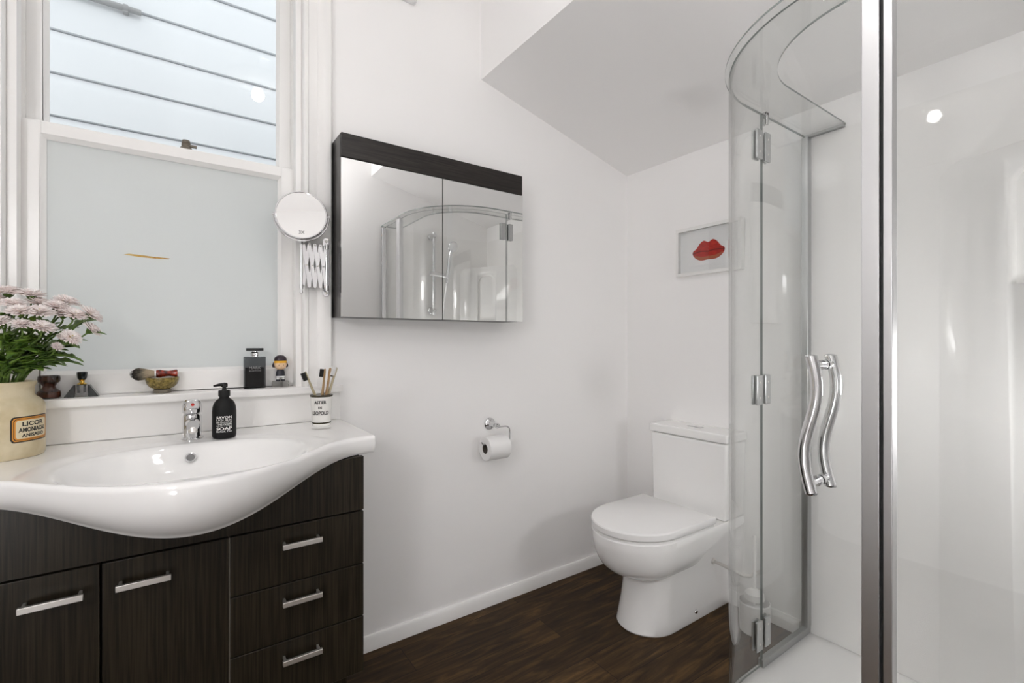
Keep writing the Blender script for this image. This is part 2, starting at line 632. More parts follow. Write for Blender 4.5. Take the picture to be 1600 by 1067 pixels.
lower, lower_pane, lym = sash('lower_sash', -.346, .334, .988, 1.738, 1.79, 1.824, .042, .033, .060, 'frosted')
upper, upper_pane, uym = sash('upper_sash', -.346, .334, 1.708, 2.455, 1.838, 1.872, .040, .05, .03, 'glass')
part_label(lower_pane, 'frosted grey-blue pane')
b = B()
pts = [(-.130, 1.397), (-.118, 1.400), (-.090, 1.399), (-.060, 1.397), (-.020, 1.396), (-.022, 1.393), (-.060, 1.392), (-.095, 1.393), (-.122, 1.396)]
prism(b, pts, lambda a, c_, h: (a, h, c_), lym - .0008, lym - .0001)
part_label(obj('rust_streak', b, 'rust', lower_pane), 'thin orange-brown streak')
b = B()
lathe(b, [(.016, 0), (.016, .006), (.011, .010), (.009, .018), (.012, .022), (.010, .030), (0, .032)], (.022, 1.806, 1.738), seg=20)
box(b, .010, .050, 1.803, 1.812, 1.750, 1.757)
part_label(obj('sash_catch', b, 'bowl_foot', lower), 'tarnished metal catch')
# splash board between basin and sill
b = B(); box(b, -.47, .474, 1.735, YA, .8652, .963)
for zz in (.90, .93):
    pass
struct(obj('trim_1', b, 'trim', bevel=.002), 'white splashback board under the window sill')

# ------------------------------------------------------------------ outside: the neighbour's weatherboard wall
b = B()
prof = [(3.0, -.6)]
z = -.52
YN = 2.9
prof.append((YN, -.6))
while z < 5.0:
    # sloping top of the lower board, gap, downward-facing underside of the board above
    prof += [(YN, z - .050), (YN + .004, z - .030), (YN + .014, z - .006), (YN + .038, z - .003), (YN + .038, z), (YN, z + .001)]
    z += .192
z0s = 2.148 - .192 * 14
off = 2.148 - (-.52 + .192 * 14)
prof = [(p[0], p[1] + (off if i > 1 else 0)) for i, p in enumerate(prof)]
prof += [(YN, 5.3), (3.0, 5.3)]
prism(b, prof, lambda a, c_, h: (h, a, c_), -4.5, 4.5)
struct(obj('wall_outside', b, 'clapboard', smooth=20), 'white weatherboard wall of the house next door')
b = B(); box(b, -4.5, 4.5, YA + .14, 3.0, -.7, -.6)
struct(obj('trim_2', b, 'ground'), 'path between the houses')
c = thing('conduit', (-.6, 2.88, 2.70), 'grey conduit pipe end fixed to the white boards outside the window', 'pipe')
b = B(); tube(b, [(-1.6, 2.882, 2.708), (-.22, 2.882, 2.708), (-.142, 2.882, 2.708)], [.014, .014, .013], 14)
obj('pipe', b, 'grey_pipe', c)
b = B(); lathe(b, [(.018, -.008), (.018, .008)], (-.20, 2.882, 2.708), (1, 0, 0), 16); box(b, -.21, -.19, 2.872, 2.899, 2.686, 2.70)
obj('clip', b, 'grey_pipe', c)

# ------------------------------------------------------------------ door on the rear wall (seen in reflections), ceiling lamp, added fill lamps
d = bpy.data.objects.new('door_1', None)
COL.objects.link(d)
d.location = (XD, .76, 0)
struct(d, 'white panelled door')
b = B()
DY0, DY1 = .40, 1.13
box(b, XD, XD + .030, DY0, DY1, .005, 2.03)
lf = obj('door_leaf', b, 'door_paint', d)
for (ya, yb) in ((.50, .735), (.795, 1.03)):
    for (za, zb) in ((.20, .78), (.98, 1.90)):
        b = B()
        t_ = .022
        for q in ((ya, yb, za, za + t_), (ya, yb, zb - t_, zb), (ya, ya + t_, za + t_, zb - t_), (yb - t_, yb, za + t_, zb - t_)):
            box(b, XD + .030, XD + .042, *q)
        obj('panel_moulding', b, 'door_paint', lf, bevel=.005)
b = B()
for q in ((DY0 - .09, DY0 - .005, 0, 2.12), (DY1 + .005, DY1 + .09, 0, 2.12), (DY0 - .005, DY1 + .005, 2.035, 2.12)):
    box(b, XD, XD + .022, *q)
obj('door_frame', b, 'trim', d, bevel=.005)
b = B(); lathe(b, [(.024, 0), (.024, .006), (.009, .010), (.009, .035), (.026, .044), (.028, .056), (.018, .068), (0, .070)], (XD + .030, 1.08, 1.0), (1, 0, 0), 24)
obj('door_handle', b, 'satin', lf)

LX, LY = .35, .863
t = thing('ceiling_light', (LX, LY, ZC), 'round white ceiling lamp with a lit bulb above the floor', 'lamp')
b = B(); lathe(b, [(.05, 0), (.05, -.012), (.007, -.018), (.007, -.160), (.03, -.165), (.03, -.182)], (LX, LY, ZC), seg=24)
obj('lamp_stem', b, 'satin', t)
b = B(); lathe(b, [(.150, -.128), (.146, -.140), (.10, -.156), (.03, -.162), (.03, -.158), (.10, -.152), (.143, -.137), (.147, -.128), (.150, -.128)], (LX, LY, ZC), seg=48)
obj('lamp_bowl', b, 'enamel', t)
b = B(); lathe(b, [(0, -.238), (.018, -.234), (.028, -.224), (.032, -.210), (.028, -.196), (.022, -.188), (.022, -.182), (0, -.182)], (LX, LY, ZC), seg=28)
obj('bulb', b, 'bulb', t)
t = thing('fill_wall_globe', (XD, .12, 1.67), 'added opal fill globe beside the panelled door, out of view', 'lamp')  # unseen lamp added to fill the room from behind the camera
b = B(); lathe(b, [(.055, 0), (.055, .010), (.02, .018), (.015, .030)], (XD, .12, 1.65), (1, 0, 0), 32)
obj('lamp_base', b, 'satin', t)
b = B(); lathe(b, [(.1 * sin(pi * k / 24), -.1 * cos(pi * k / 24)) for k in range(25)], (XD + .126, .12, 1.65), seg=40)
obj('globe', b, 'fill_rear_bulb', t)
t = thing('fill_wall_globe', (XD, -.12, .52), 'added low opal fill globe on the rear wall, out of view', 'lamp')  # second unseen lamp, added to lift the lower walls and floor
b = B(); lathe(b, [(.055, 0), (.055, .010), (.02, .018), (.015, .030)], (XD, -.12, .5), (1, 0, 0), 32)
obj('lamp_base', b, 'satin', t)
b = B(); lathe(b, [(.1 * sin(pi * k / 24), -.1 * cos(pi * k / 24)) for k in range(25)], (XD + .126, -.12, .5), seg=40)
obj('globe', b, 'fill_low_bulb', t)

t = thing('fill_pendant', (.58, .33, ZC), 'added opal fill globe hung out of view before the shower entrance', 'lamp')  # added fill light, hung where neither view nor reflections show it
b = B(); lathe(b, [(.045, 0), (.045, -.014), (.004, -.020), (.004, -.35), (.022, -.355), (.022, -.375)], (.58, .33, ZC), seg=28)
obj('lamp_stem', b, 'satin', t)
b = B(); lathe(b, [(.09 * sin(pi * k / 24), -.46 - .09 * cos(pi * k / 24)) for k in range(25)], (.58, .33, ZC), seg=40)
obj('globe', b, 'pendant', t)

t = thing('wall_vent', (.60, YA, 2.452), 'pale grey-edged fixture high on the wall above the mirror cabinet', 'vent')
b = B(); box(b, .44, .760, 1.722, YA, 2.452, 2.58)
obj('housing', b, 'white_plain', t, bevel=.006)
b = B()
for k in range(6):
    box(b, .46, .74, 1.714, 1.722, 2.465 + k * .018, 2.473 + k * .018)
obj('louvre', b, 'satin', t)

# ------------------------------------------------------------------ mirror cabinet
t = thing('mirror_cabinet', (.82, YA, 1.223), 'dark framed wall cabinet with two mirror doors right of the window', 'cabinet')
CX0, CX1, CZ0, CZ1 = .446, 1.193, 1.223, 1.838
b = B()
box(b, CX0, CX0 + .016, 1.632, YA, CZ0, CZ1)
box(b, CX1 - .030, CX1 - .014, 1.642, YA, CZ0, CZ1)
box(b, CX0 + .016, CX1 - .030, 1.642, YA, CZ1 - .016, CZ1)
box(b, CX0 + .016, CX1 - .030, 1.642, YA, CZ0, CZ0 + .016)
box(b, CX0 + .016, CX1 - .030, 1.735, YA, CZ0 + .016, CZ1 - .016)
obj('cabinet_body', b, 'vanity_side', t)
b = B(); box(b, CX0, CX1, 1.624, 1.641, 1.757, CZ1)
part_label(obj('valance', b, 'valance', t, bevel=.0015), 'dark brown wood-grain strip')
TILT = -.004
for (xa, xb) in ((CX0, .8175), (.8205, CX1)):
    b = B()
    vs = box(b, xa, xb, 1.624, 1.629, CZ0, 1.754)
    for v in vs:
        v.co.y += (v.co.x - .82) * TILT
    dr = obj('mirror_door', b, 'mirror', t)
    b = B()
    vs = box(b, xa + .004, xb - .004, 1.6295, 1.641, CZ0 + .002, 1.752)
    for v in vs:
        if v.co.y < 1.635:
            v.co.y += (v.co.x - .82) * TILT
    obj('door_backing', b, 'black', dr)

# ------------------------------------------------------------------ extending shaving mirror
t = thing('extending_mirror', (.417, 1.716, 1.29), 'round chrome magnifying mirror on a scissor arm beside the window', 'mirror')
b = B()
n_ = 10
poly = [(.011 * cos(pi * k / n_), .10 + .011 * sin(pi * k / n_) - .011) for k in range(n_ + 1)] + [(.011 * cos(pi + pi * k / n_), -.10 + .011 * sin(pi + pi * k / n_) + .011) for k in range(n_ + 1)]
prism(b, poly, lambda a, c_, h: (.419 + a, h, 1.395 + c_), 1.711, 1.7155)
o = obj('wall_plate', b, 'chrome', t)
b = B()
b.free()
for zz in (1.484, 1.306):
    b = B(); lathe(b, [(.005, 0), (.005, .0015), (.003, .003), (0, .003)], (.419, 1.711, zz), (0, -1, 0), 14)
    obj('screw', b, 'steel', o)
b = B()
tube(b, [(.417, 1.696, 1.472), (.417, 1.696, 1.312)], .0033, 12)
for zz in (1.462, 1.322):
    tube(b, [(.417, 1.711, zz), (.417, 1.696, zz)], .0045, 12)
    lathe(b, [(.0062, -.008), (.0062, .008)], (.417, 1.696, zz), seg=16)
obj('pivot_rod', b, 'chrome', t)
b = B()
tube(b, [(.335, 1.690, 1.490), (.335, 1.690, 1.303)], .0036, 12)
for zz in (1.468, 1.322):
    lathe(b, [(.006, -.007), (.006, .007)], (.335, 1.690, zz), seg=16)
lathe(b, [(0, -.004), (.005, 0), (.0045, .006)], (.335, 1.690, 1.300), seg=16)
lathe(b, [(.006, 0), (.007, .012), (.005, .02)], (.335, 1.690, 1.478), seg=16)
obj('arm_rod', b, 'chrome', t)
xs_ = [.342 + (.414 - .342) * k / 4 for k in range(5)]
for k in range(4):
    for s_ in (0, 1):
        b = B()
        za, zb = (1.463, 1.325) if s_ == 0 else (1.325, 1.463)
        ya = 1.690 + (k / 4) * .005 + s_ * .0032
        p, q = Vector((xs_[k], 0, za)), Vector((xs_[k + 1], 0, zb))
        dr = (q - p).normalized()
        nr = Vector((-dr.z, 0, dr.x)) * .0052
        poly = []
        for e_, base, a0 in ((q, 0, 0), (p, 1, pi)):
            for i in range(7):
                an = a0 - pi / 2 + pi * i / 6
                poly.append(e_ + dr * (.0052 * cos(an)) + nr * sin(an))
        prism(b, [(pp.x, pp.z) for pp in poly], lambda a, c_, h: (a, ya + h, c_), 0, .0022)
        lk = obj('scissor_link', b, 'chrome', t)
        b = B()
        lathe(b, [(.0032, 0), (.0032, .0012), (.0015, .0024), (0, .0024)], (p.x, ya, p.z), (0, -1, 0), 10)
        obj('rivet', b, 'steel', lk)
    b = B()
    lathe(b, [(.0032, 0), (.0032, .0012), (.0015, .0024), (0, .0024)], ((xs_[k] + xs_[k + 1]) / 2, 1.690 + (k / 4) * .005, 1.394), (0, -1, 0), 10)
    obj('rivet', b, 'steel', t)
mc = Vector((.331, 1.668, 1.551))
mn = Vector((-.24, -1.0, .07)).normalized()
mu = Vector((1, 0, 0)) - mn * mn.x
b = B()
lathe(b, [(.0755, -.010), (.0778, -.009), (.0795, -.004), (.0795, .005), (.0778, .0085), (.0748, .0085), (.0742, .006), (.0742, -.010)], mc, mn, 64)
rg = obj('mirror_rim', b, 'chrome', t)
b = B(); lathe(b, [(.0741, -.0075), (.0741, .006), (0, .0066)], mc, mn, 64)
fc = obj('mirror_face', b, 'mirror', rg)
my = mn.cross(mu.normalized())
b = B(); text_bm(b, '3X', .017, .010, lambda x_, y_, dd: mc + mn * (.0068 + dd) + mu.normalized() * x_ + my * (y_ - .057), .0002)
obj('lettering', b, 'black_ink', fc)
b = B()
yoke = []
for k in range(25):
    an = pi + pi * k / 24
    yoke.append(mc + mu.normalized() * (.0832 * cos(an)) + my * (.0832 * sin(an)) - mn * .002)
tube(b, yoke, .0028, 10)
for e_ in (yoke[0], yoke[-1]):
    lathe(b, [(.0045, -.003), (.0045, .003)], e_, mu, 12)
tube(b, [yoke[12], (.335, 1.690, 1.478)], .0042, 10)
obj('yoke', b, 'chrome', t)

# ------------------------------------------------------------------ vanity cabinet and basin
BXC = .033


def bell(d_, wd):
    return .5 * (1 + cos(pi * abs(d_) / wd)) if abs(d_) < wd else 0.0


def front_y(d_):
    return 1.372 - .252 * bell(d_, .42)


def under_z(d_):
    return .812 - .078 * bell(d_, .40)


def top_z(x_, y_):
    ex = (x_ - .035) / .243
    ey = (y_ - 1.381) / (.190 if y_ > 1.381 else .196)
    r = (abs(ex) ** 2.25 + abs(ey) ** 2.25) ** (1 / 2.25)
    z_ = .865
    # soft platform towards the bowl
    if r < 1.28:
        k = max(0, min(1, (1.28 - r) / .25))
        z_ -= .005 * k * k * (3 - 2 * k)
    if r < .94:
        z_ -= .100 * (1 - r ** 5.0)
    elif r < 1.05:
        u_ = (r - .94) / .11
        z_ -= .02661 * (2 * u_ ** 3 - 3 * u_ * u_ + 1) - .3904 * .11 * (u_ ** 3 - 2 * u_ * u_ + u_)
    return z_


b = B()
NX, NY = 300, 220
rows = []
for i in range(NX + 1):
    x_ = -.407 + (.474 + .407) * i / NX
    d_ = x_ - BXC
    yf, zb = front_y(d_), under_z(d_)
    col = []
    for j in range(NY + 1):
        y_ = 1.7345 + (yf + .012 - 1.7345) * j / NY
        col.append((x_, y_, top_z(x_, y_)))
    ze = col[-1][2]
    for k in range(1, 7):
        an = pi / 2 * k / 6
        col.append((x_, yf + .012 - .012 * sin(an), ze - .012 + .012 * cos(an)))
    g = bell(d_, .42)
    for k in range(1, 15):
        s_ = k / 14
        inset = (.008 + .062 * g) * s_ ** 2.6
        col.append((x_, yf + inset, (ze - .012) + (zb + .006 - (ze - .012)) * s_))
    yl = col[-1][1]
    col.append((x_, yl + .004, zb + .001))
    col.append((x_, yl + .012, zb))
    col.append((x_, 1.7345, zb))
    rows.append([b.verts.new(p) for p in col])
for a, c_ in zip(rows, rows[1:]):
    for j in range(len(a)):
        k = (j + 1) % len(a)
        b.faces.new((a[j], a[k], c_[k], c_[j]))
b.faces.new(rows[0])
b.faces.new(rows[-1][::-1])
basin = tag(obj('washbasin', b, 'ceramic', smooth=50, bevel=.007), 'white ceramic basin with a bulging bowl front on the dark vanity', 'basin')
# overflow ring in the back wall of the bowl
b = B(); oc = Vector((.029, 1.5475, .828)); on = Vector((0, -1, .22)).normalized()
lathe(b, [(.0125, -.004), (.0125, .0015), (.0105, .0025), (.009, .001), (.009, -.004)], oc, on, 24)
ov = obj('overflow_ring', b, 'chrome', basin)
b = B(); lathe(b, [(.009, -.0025), (.009, -.0005), (0, -.0005)], oc, on, 20)
obj('overflow_hole', b, 'dark_steel', ov)

t = thing('vanity_cabinet', (.03, 1.55, 0), 'dark wood-grain vanity cabinet under the white basin', 'vanity')
VX0, VX1, VF = -.379, .437, 1.364
b = B()
box(b, VX0, VX0 + .016, VF + .019, 1.734, .19, .806)
box(b, VX1 - .016, VX1, VF + .019, 1.734, .19, .806)
box(b, VX0 + .016, VX1 - .016, VF + .019, 1.734, .19, .206)
box(b, VX0 + .016, VX1 - .016, 1.722, 1.734, .206, .72)
box(b, .098, .112, VF + .019, 1.722, .206, .66)
obj('carcass', b, 'vanity_side', t)
b = B(); box(b, .1042, .1058, VF + .001, VF + .0185, .196, .655)
part_label(obj('edge_strip', b, 'bowl_foot', t), 'thin pale edge between door and drawers')
b = B()
NN = 60
poly = [(VX0, .660)] + [(VX1, .660)] + [(VX1 - (VX1 - VX0) * k / NN, under_z(VX1 - (VX1 - VX0) * k / NN - BXC) - .001) for k in range(NN + 1)]
prism(b, poly, lambda a, c_, h: (a, h, c_), VF, VF + .018)
obj('front_rail', b, 'vanity', t)
b = B()
box(b, VX0 + .005, VX1 - .03, VF + .06, VF + .075, 0, .19)
box(b, VX0 + .005, VX0 + .02, VF + .075, 1.70, 0, .19)
box(b, VX1 - .045, VX1 - .03, VF + .075, 1.70, 0, .19)
obj('plinth', b, 'vanity', t)


def bar_handle(par, x0, x1, z_):
    bm = B()
    box(bm, x0, x1, 1.332, 1.341, z_ - .007, z_ + .006)
    for xx in (x0 + .004, x1 - .010):
        box(bm, xx, xx + .006, 1.341, VF, z_ - .004, z_ + .004)
    return obj('handle', bm, 'steel', par, bevel=.001, bseg=2)


for (xa, xb, hx0, hx1) in ((VX0, -.139, -.261, -.162), (-.135, .1035, -.110, -.012)):
    b = B(); box(b, xa, xb, VF, VF + .018, .196, .655)
    dr = obj('door', b, 'vanity', t, bevel=.0012, bseg=2)
    bar_handle(dr, hx0, hx1, .6045)
for (za, zb, hz) in ((.507, .655, .612), (.357, .504, .4645), (.196, .354, .314)):
    b = B(); box(b, .1065, VX1, VF, VF + .018, za, zb)
    dr = obj('drawer', b, 'vanity', t, bevel=.0012, bseg=2)
    bar_handle(dr, .221, .318, hz)

# ------------------------------------------------------------------ tap
t = thing('basin_tap', (.034, 1.63, .866), 'stubby chrome mixer tap at the back of the basin', 'tap')
tc = Vector((.034, 1.632, .8635))
b = B(); lathe(b, [(.027, 0), (.027, .004), (.0235, .008), (.023, .03), (.0225, .066), (.020, .071), (0, .071)], tc, seg=40)
body = obj('tap_body', b, 'chrome', t)
b = B(); tube(b, [tc + Vector(p) for p in ((0, -.012, .045), (0, -.045, .050), (0, -.075, .052), (0, -.088, .050))], [.018, .0165, .015, .0145], 24)
sp = obj('spout', b, 'chrome', t)
b = B(); lathe(b, [(.0105, 0), (.0105, .012), (.0085, .013), (0, .012)], tc + Vector((0, -.078, .042)), (0, -.35, -1), 20)
obj('aerator', b, 'steel', sp)
b = B()
lathe(b, [(.021, .072), (.0235, .076), (.0235, .092), (.021, .105), (.014, .112), (0, .114)], tc, seg=36)
prism(b, [(-.0175, .086), (.0175, .086), (.0195, .096), (.0155, .110), (0, .114), (-.0155, .110), (-.0195, .096)], lambda a, c_, h: tc + Vector((a * (1 - .15 * h), -.004 - h * .062, c_ + h * .006)), 0, 1)
lv = obj('lever', b, 'chrome', t, bevel=.003)
b = B(); lathe(b, [(.004, 0), (.004, .001), (0, .0015)], tc + Vector((0, -.0665, .104)), (0, -1, 0), 14)
obj('red_dot', b, 'lip_red', lv)

# ------------------------------------------------------------------ soap dispenser
sc_ = Vector((.1105, 1.604, .8635))
t = thing('soap_dispenser', sc_, 'matt black pump soap bottle with white lettering right of the tap', 'soap bottle')
b = B()
lathe(b, [(.025, 0), (.0285, .002), (.0305, .008), (.0305, .075), (.0295, .087), (.0265, .098), (.021, .107), (.0145, .112), (.0125, .115), (.0125, .122)], sc_, seg=40, sy=.92)
obj('bottle', b, 'black_matte', t)
b = B(); lathe(b, [(.0148, .119), (.0150, .121), (.0150, .134), (.0135, .136), (.006, .137), (.006, .1375)], sc_, seg=28)
obj('collar', b, 'black', t)
b = B()
lathe(b, [(.0058, .136), (.0050, .1445), (.0088, .146), (.0088, .153), (.0072, .157), (0, .158)], sc_, seg=20)
nz = Vector((-.88, -.47, 0)).normalized()
tube(b, [sc_ + Vector((0, 0, .1525)), sc_ + nz * .016 + Vector((0, 0, .1525)), sc_ + nz * .030 + Vector((0, 0, .1505))], [.0050, .0040, .0026], 12)
obj('pump', b, 'black', t)
fa = math.atan2(-1.604, -.1105)      # turned to the room


def on_cyl(c_, r_, ry, a0, z0_):
    def place(x_, y_, dd):
        an = a0 + x_ / r_
        return Vector((c_[0] + (r_ + dd) * cos(an), c_[1] + (r_ * ry + dd) * sin(an), z0_ + y_))
    return place


b = B()
zz = sc_.z + .0645
for (body_, wd, ht, gap, bo) in (('SAVON', .040, .0070, .0016, .02), ('LIQUIDE', .040, .0058, .0014, 0), ('DE MARSEILLE', .040, .0032, .0012, 0), ('THE NOIR', .040, .0052, .0014, .01), ('LIQUID MARSEILLE', .040, .0022, .0018, 0), ('SOAP', .040, .0086, .0016, .03), ('BLACK TEA', .040, .0046, .0016, .01)):
    text_bm(b, body_, wd, ht, on_cyl(sc_, .0306, .92, fa, zz - ht / 2), .0004, 0, bo)
    zz -= ht + gap
    if body_ == 'THE NOIR':
        text_bm(b, 'I', .040, .0004, on_cyl(sc_, .0306, .92, fa, zz + .0006), .0004)
part_label(obj('lettering', b, 'white_ink', t), 'white block lettering')

# ------------------------------------------------------------------ tumbler and toothbrushes
uc = Vector((.389, 1.650, .8635))
t = thing('tumbler', uc, 'white enamel tumbler with black lettering at the right end of the basin', 'cup')
b = B()
lathe(b, [(.0265, 0), (.0280, .002), (.0285, .006), (.0345, .0995), (.0350, .1005), (.0345, .1012), (.0332, .1005), (.0270, .006), (0, .004)], uc, seg=48)
cup = obj('cup', b, 'enamel', t)
b = B()
lathe(b, [(.0347, .0955), (.0352, .0962), (.0357, .0995), (.0354, .1016), (.0345, .1020), (.0342, .1015)], uc, seg=48)
part_label(obj('rim_band', b, 'enamel_rim', t), 'dark olive rim')
b = B(); lathe(b, [(.0289, .0085), (.0293, .0092), (.0296, .0125), (.0293, .0132)], uc, seg=48)
part_label(obj('foot_band', b, 'enamel_rim', t), 'dark olive band near the foot')
b = B()
ua = math.atan2(-1.65, -.389) - .12
for (body_, wd, ht, z_) in (('ASTIER', .038, .0105, .079), ('DE', .0115, .007, .0615), ('LEOPOLD', .054, .0125, .044)):
    rr = .0285 + (.0345 - .0285) * (z_ - .006) / .0935 + .0002
    text_bm(b, body_, wd, ht, on_cyl(uc, rr, 1, ua, uc.z + z_), .0004, 0, .03)
part_label(obj('lettering', b, 'black_ink', t), 'black serif lettering')


def toothbrush(base, tip, facing, wood, bristle, label):
    base, tip = Vector(base), Vector(tip)
    ax = (tip - base).normalized()
    L = (tip - base).length
    fz = Vector(facing)
    fz = (fz - ax * fz.dot(ax)).normalized()
    sd = ax.cross(fz)
    r = thing('toothbrush', base, label, 'toothbrush', 'toothbrushes in the tumbler')
    bm = B()
    secs = [(0, .003, .003), (.03, .0062, .0042), (.50, .0066, .0045), (.68, .0048, .0038), (.80, .0040, .0034), (.855, .0056, .0032), (.93, .0068, .0030), (.985, .0055, .0028), (1, .0022, .0018)]
    rings = []
    for f_, w_, h_ in secs:
        rings.append([bm.verts.new(base + ax * (L * f_) + sd * (w_ * cos(2 * pi * k / 12)) + fz * (h_ * sin(2 * pi * k / 12))) for k in range(12)])
    for a, c_ in zip(rings, rings[1:]):
        for k in range(12):
            bm.faces.new((a[k], a[(k + 1) % 12], c_[(k + 1) % 12], c_[k]))
    bm.faces.new(rings[0][::-1])
    bm.faces.new(rings[-1])
    obj('handle', bm, wood, r)
    bm = B()
    for i in range(7):
        for j in (-1, 0, 1):
            p = base + ax * (L * (.858 + i * .0205)) + sd * (j * .0040) + fz * .002
            tube(bm, [p, p + fz * .0130], [.0016, .0020], 6)
    obj('bristles', bm, bristle, r)
    return r


zb = .868
toothbrush((.405, 1.645, zb), (.338, 1.648, 1.043), (-1, -.1, -.2), 'bamboo_grey', 'black', 'pale toothbrush with black bristles leaning far left in the tumbler')
toothbrush((.385, 1.662, zb), (.398, 1.640, 1.050), (-1, .5, 0), 'bamboo', 'black', 'brown bamboo toothbrush standing upright in the middle of the tumbler')
toothbrush((.388, 1.640, zb), (.418, 1.652, 1.052), (1, .4, 0), 'bamboo', 'black', 'brown bamboo toothbrush with black bristles just left of the white-bristled one')
toothbrush((.384, 1.655, zb), (.437, 1.646, 1.053), (-1, -.2, .1), 'bamboo_grey', 'white_plain', 'pale toothbrush with white bristles, rightmost in the tumbler')

# ------------------------------------------------------------------ things on the window sill
SZ = .9873
t = thing('perfume_bottle', (.207, 1.765, SZ), 'rectangular black glass perfume bottle with a flat black cap on the sill', 'perfume bottle')
b = B(); box(b, .1755, .2385, 1.754, 1.778, SZ, SZ + .103)
M['smoke'] = sheet_glass('smoked_glass', (.42, .43, .44), .03)
M['dark_liquid'] = mat('dark_liquid', (.004, .004, .0045), .5, spec=.1)
pb = obj('bottle', b, 'smoke', t, bevel=.0025)
b = B(); box(b, .1805, .2335, 1.758, 1.774, SZ + .006, SZ + .068)
part_label(obj('liquid', b, 'dark_liquid', pb), 'nearly black liquid')
b = B(); lathe(b, [(.011, 0), (.011, .004), (.013, .006), (.013, .012), (.008, .016), (.008, .021), (0, .021)], (.207, 1.766, SZ + .103), seg=28)
obj('collar', b, 'chrome', t)
b = B(); box(b, .182, .232, 1.756, 1.776, SZ + .122, SZ + .131)
obj('cap', b, 'black_glass', t, bevel=.001)
b = B(); text_bm(b, 'MARK', .034, .009, lambda x_, y_, dd: Vector((.207 + x_, 1.7535 - dd, SZ + .067 + y_)), .0004)
text_bm(b, 'BUXTON', .034, .0045, lambda x_, y_, dd: Vector((.207 + x_, 1.7535 - dd, SZ + .057 + y_)), .0004)
obj('lettering', b, 'grey_pipe', pb)

t = thing('perfume_bottle', (.284, 1.765, SZ), 'small doll-shaped perfume bottle with dark cap and yellow band beside the black bottle', 'perfume bottle')
b = B(); box(b, .258, .310, 1.755, 1.777, SZ, SZ + .020)
obj('glass_base', b, 'crystal', t, bevel=.003)
dc = Vector((.284, 1.765, SZ + .020))
b = B()
for s_ in (-1, 1):
    lathe(b, [(.006, 0), (.0062, .003), (.0048, .006), (.0048, .0125)], dc + Vector((.0075 * s_, 0, 0)), seg=16)
obj('leg', b, 'white_plain', t)
b = B()
for s_ in (-1, 1):
    lathe(b, [(.0065, 0), (.0068, .003), (.0052, .0055)], dc + Vector((.0075 * s_, -.0006, 0)), seg=16)
obj('shoe', b, 'doll_coat', t)
b = B(); lathe(b, [(.0145, .0115), (.0145, .016), (.0135, .030), (.0105, .037), (.007, .040)], dc, seg=24, sy=.75)
obj('coat', b, 'doll_coat', t)
b = B(); lathe(b, [(.0148, .0125), (.0150, .014), (.0148, .0165)], dc, seg=24, sy=.76)
obj('hem', b, 'white_plain', t)
b = B(); lathe(b, [(0, .037), (.010, .039), (.0175, .046), (.0195, .055), (.0185, .064), (.014, .071), (0, .074)], dc, seg=28, sy=.85)
hd = obj('head', b, 'doll_skin', t)
b = B()
for s_ in (-1, 1):
    lathe(b, [(0, 0), (.0013, .0004), (0, .0008)], dc + Vector((.007 * s_, -.0166, .054)), (0, -1, 0), 10)
lathe(b, [(0, 0), (.001, .0004), (0, .0008)], dc + Vector((0, -.0160, .0475)), (0, -1, 0), 10)
obj('face_dots', b, 'doll_hair', hd)
b = B(); lathe(b, [(.0193, .0605), (.0200, .062), (.0195, .067), (.0185, .0685)], dc, seg=28, sy=.88)
part_label(obj('head_band', b, 'doll_band', t), 'yellow head band')
b = B()
lathe(b, [(.0193, .068), (.0196, .072), (.017, .080), (.010, .0855), (0, .087)], dc, seg=28, sy=.9)
for s_ in (-1, 1):
    lathe(b, [(0, .044), (.006, .047), (.0065, .053), (.003, .062), (0, .064)], dc + Vector((.0185 * s_, .004, 0)), seg=14)
obj('hair', b, 'doll_hair', t)

bc = Vector((-.037, 1.765, SZ))
t = thing('shaving_bowl', bc, 'small olive glazed bowl on the window sill', 'bowl')
b = B(); lathe(b, [(.022, 0), (.022, .010), (.0185, .012)], bc, seg=40)
obj('foot', b, 'bowl_foot', t)
b = B(); lathe(b, [(.0185, .0115), (.029, .016), (.0375, .026), (.0412, .038), (.0418, .045), (.0408, .0462), (.0395, .045), (.0355, .028), (.026, .020), (0, .017)], bc, seg=48)
obj('bowl', b, 'olive_bowl', t)
t = thing('shaving_brush', (-.05, 1.750, 1.0385), 'shaving brush with a red tortoiseshell handle lying across the olive bowl', 'shaving brush')
bz = SZ + .0575
ba = Vector((-1, -.03, .00)).normalized()
b0 = Vector((.000, 1.757, bz))
b = B()
lathe(b, [(.0095, 0), (.0115, .003), (.0095, .012), (.0078, .022), (.0100, .036), (.0118, .042), (.0110, .050), (.0098, .052)], b0, ba, 28)
obj('handle', b, 'handle_red', t)
b = B(); lathe(b, [(.0100, .0518), (.0102, .053), (.0100, .0555)], b0, ba, 28)
obj('ferrule', b, 'white_plain', t)
b = B()
lathe(b, [(.0092, .055), (.0125, .066), (.0165, .080), (.0182, .092), (.0165, .100), (.0110, .1055), (0, .108)], b0, ba, 28)
for k in range(240):
    an, r0 = random.uniform(0, 2 * pi), sqrt(random.random())
    u_, v_ = ring_frame(ba)
    p0 = b0 + ba * .058 + (u_ * cos(an) + v_ * sin(an)) * (.0088 * r0)
    p1 = b0 + ba * (.112 - .020 * r0 * r0 + random.uniform(-.002, .003)) + (u_ * cos(an) + v_ * sin(an)) * (.0192 * r0)
    tube(b, [p0, p1], [.0005, .0003], 4, cap=False)
obj('hair', b, 'hair', t)

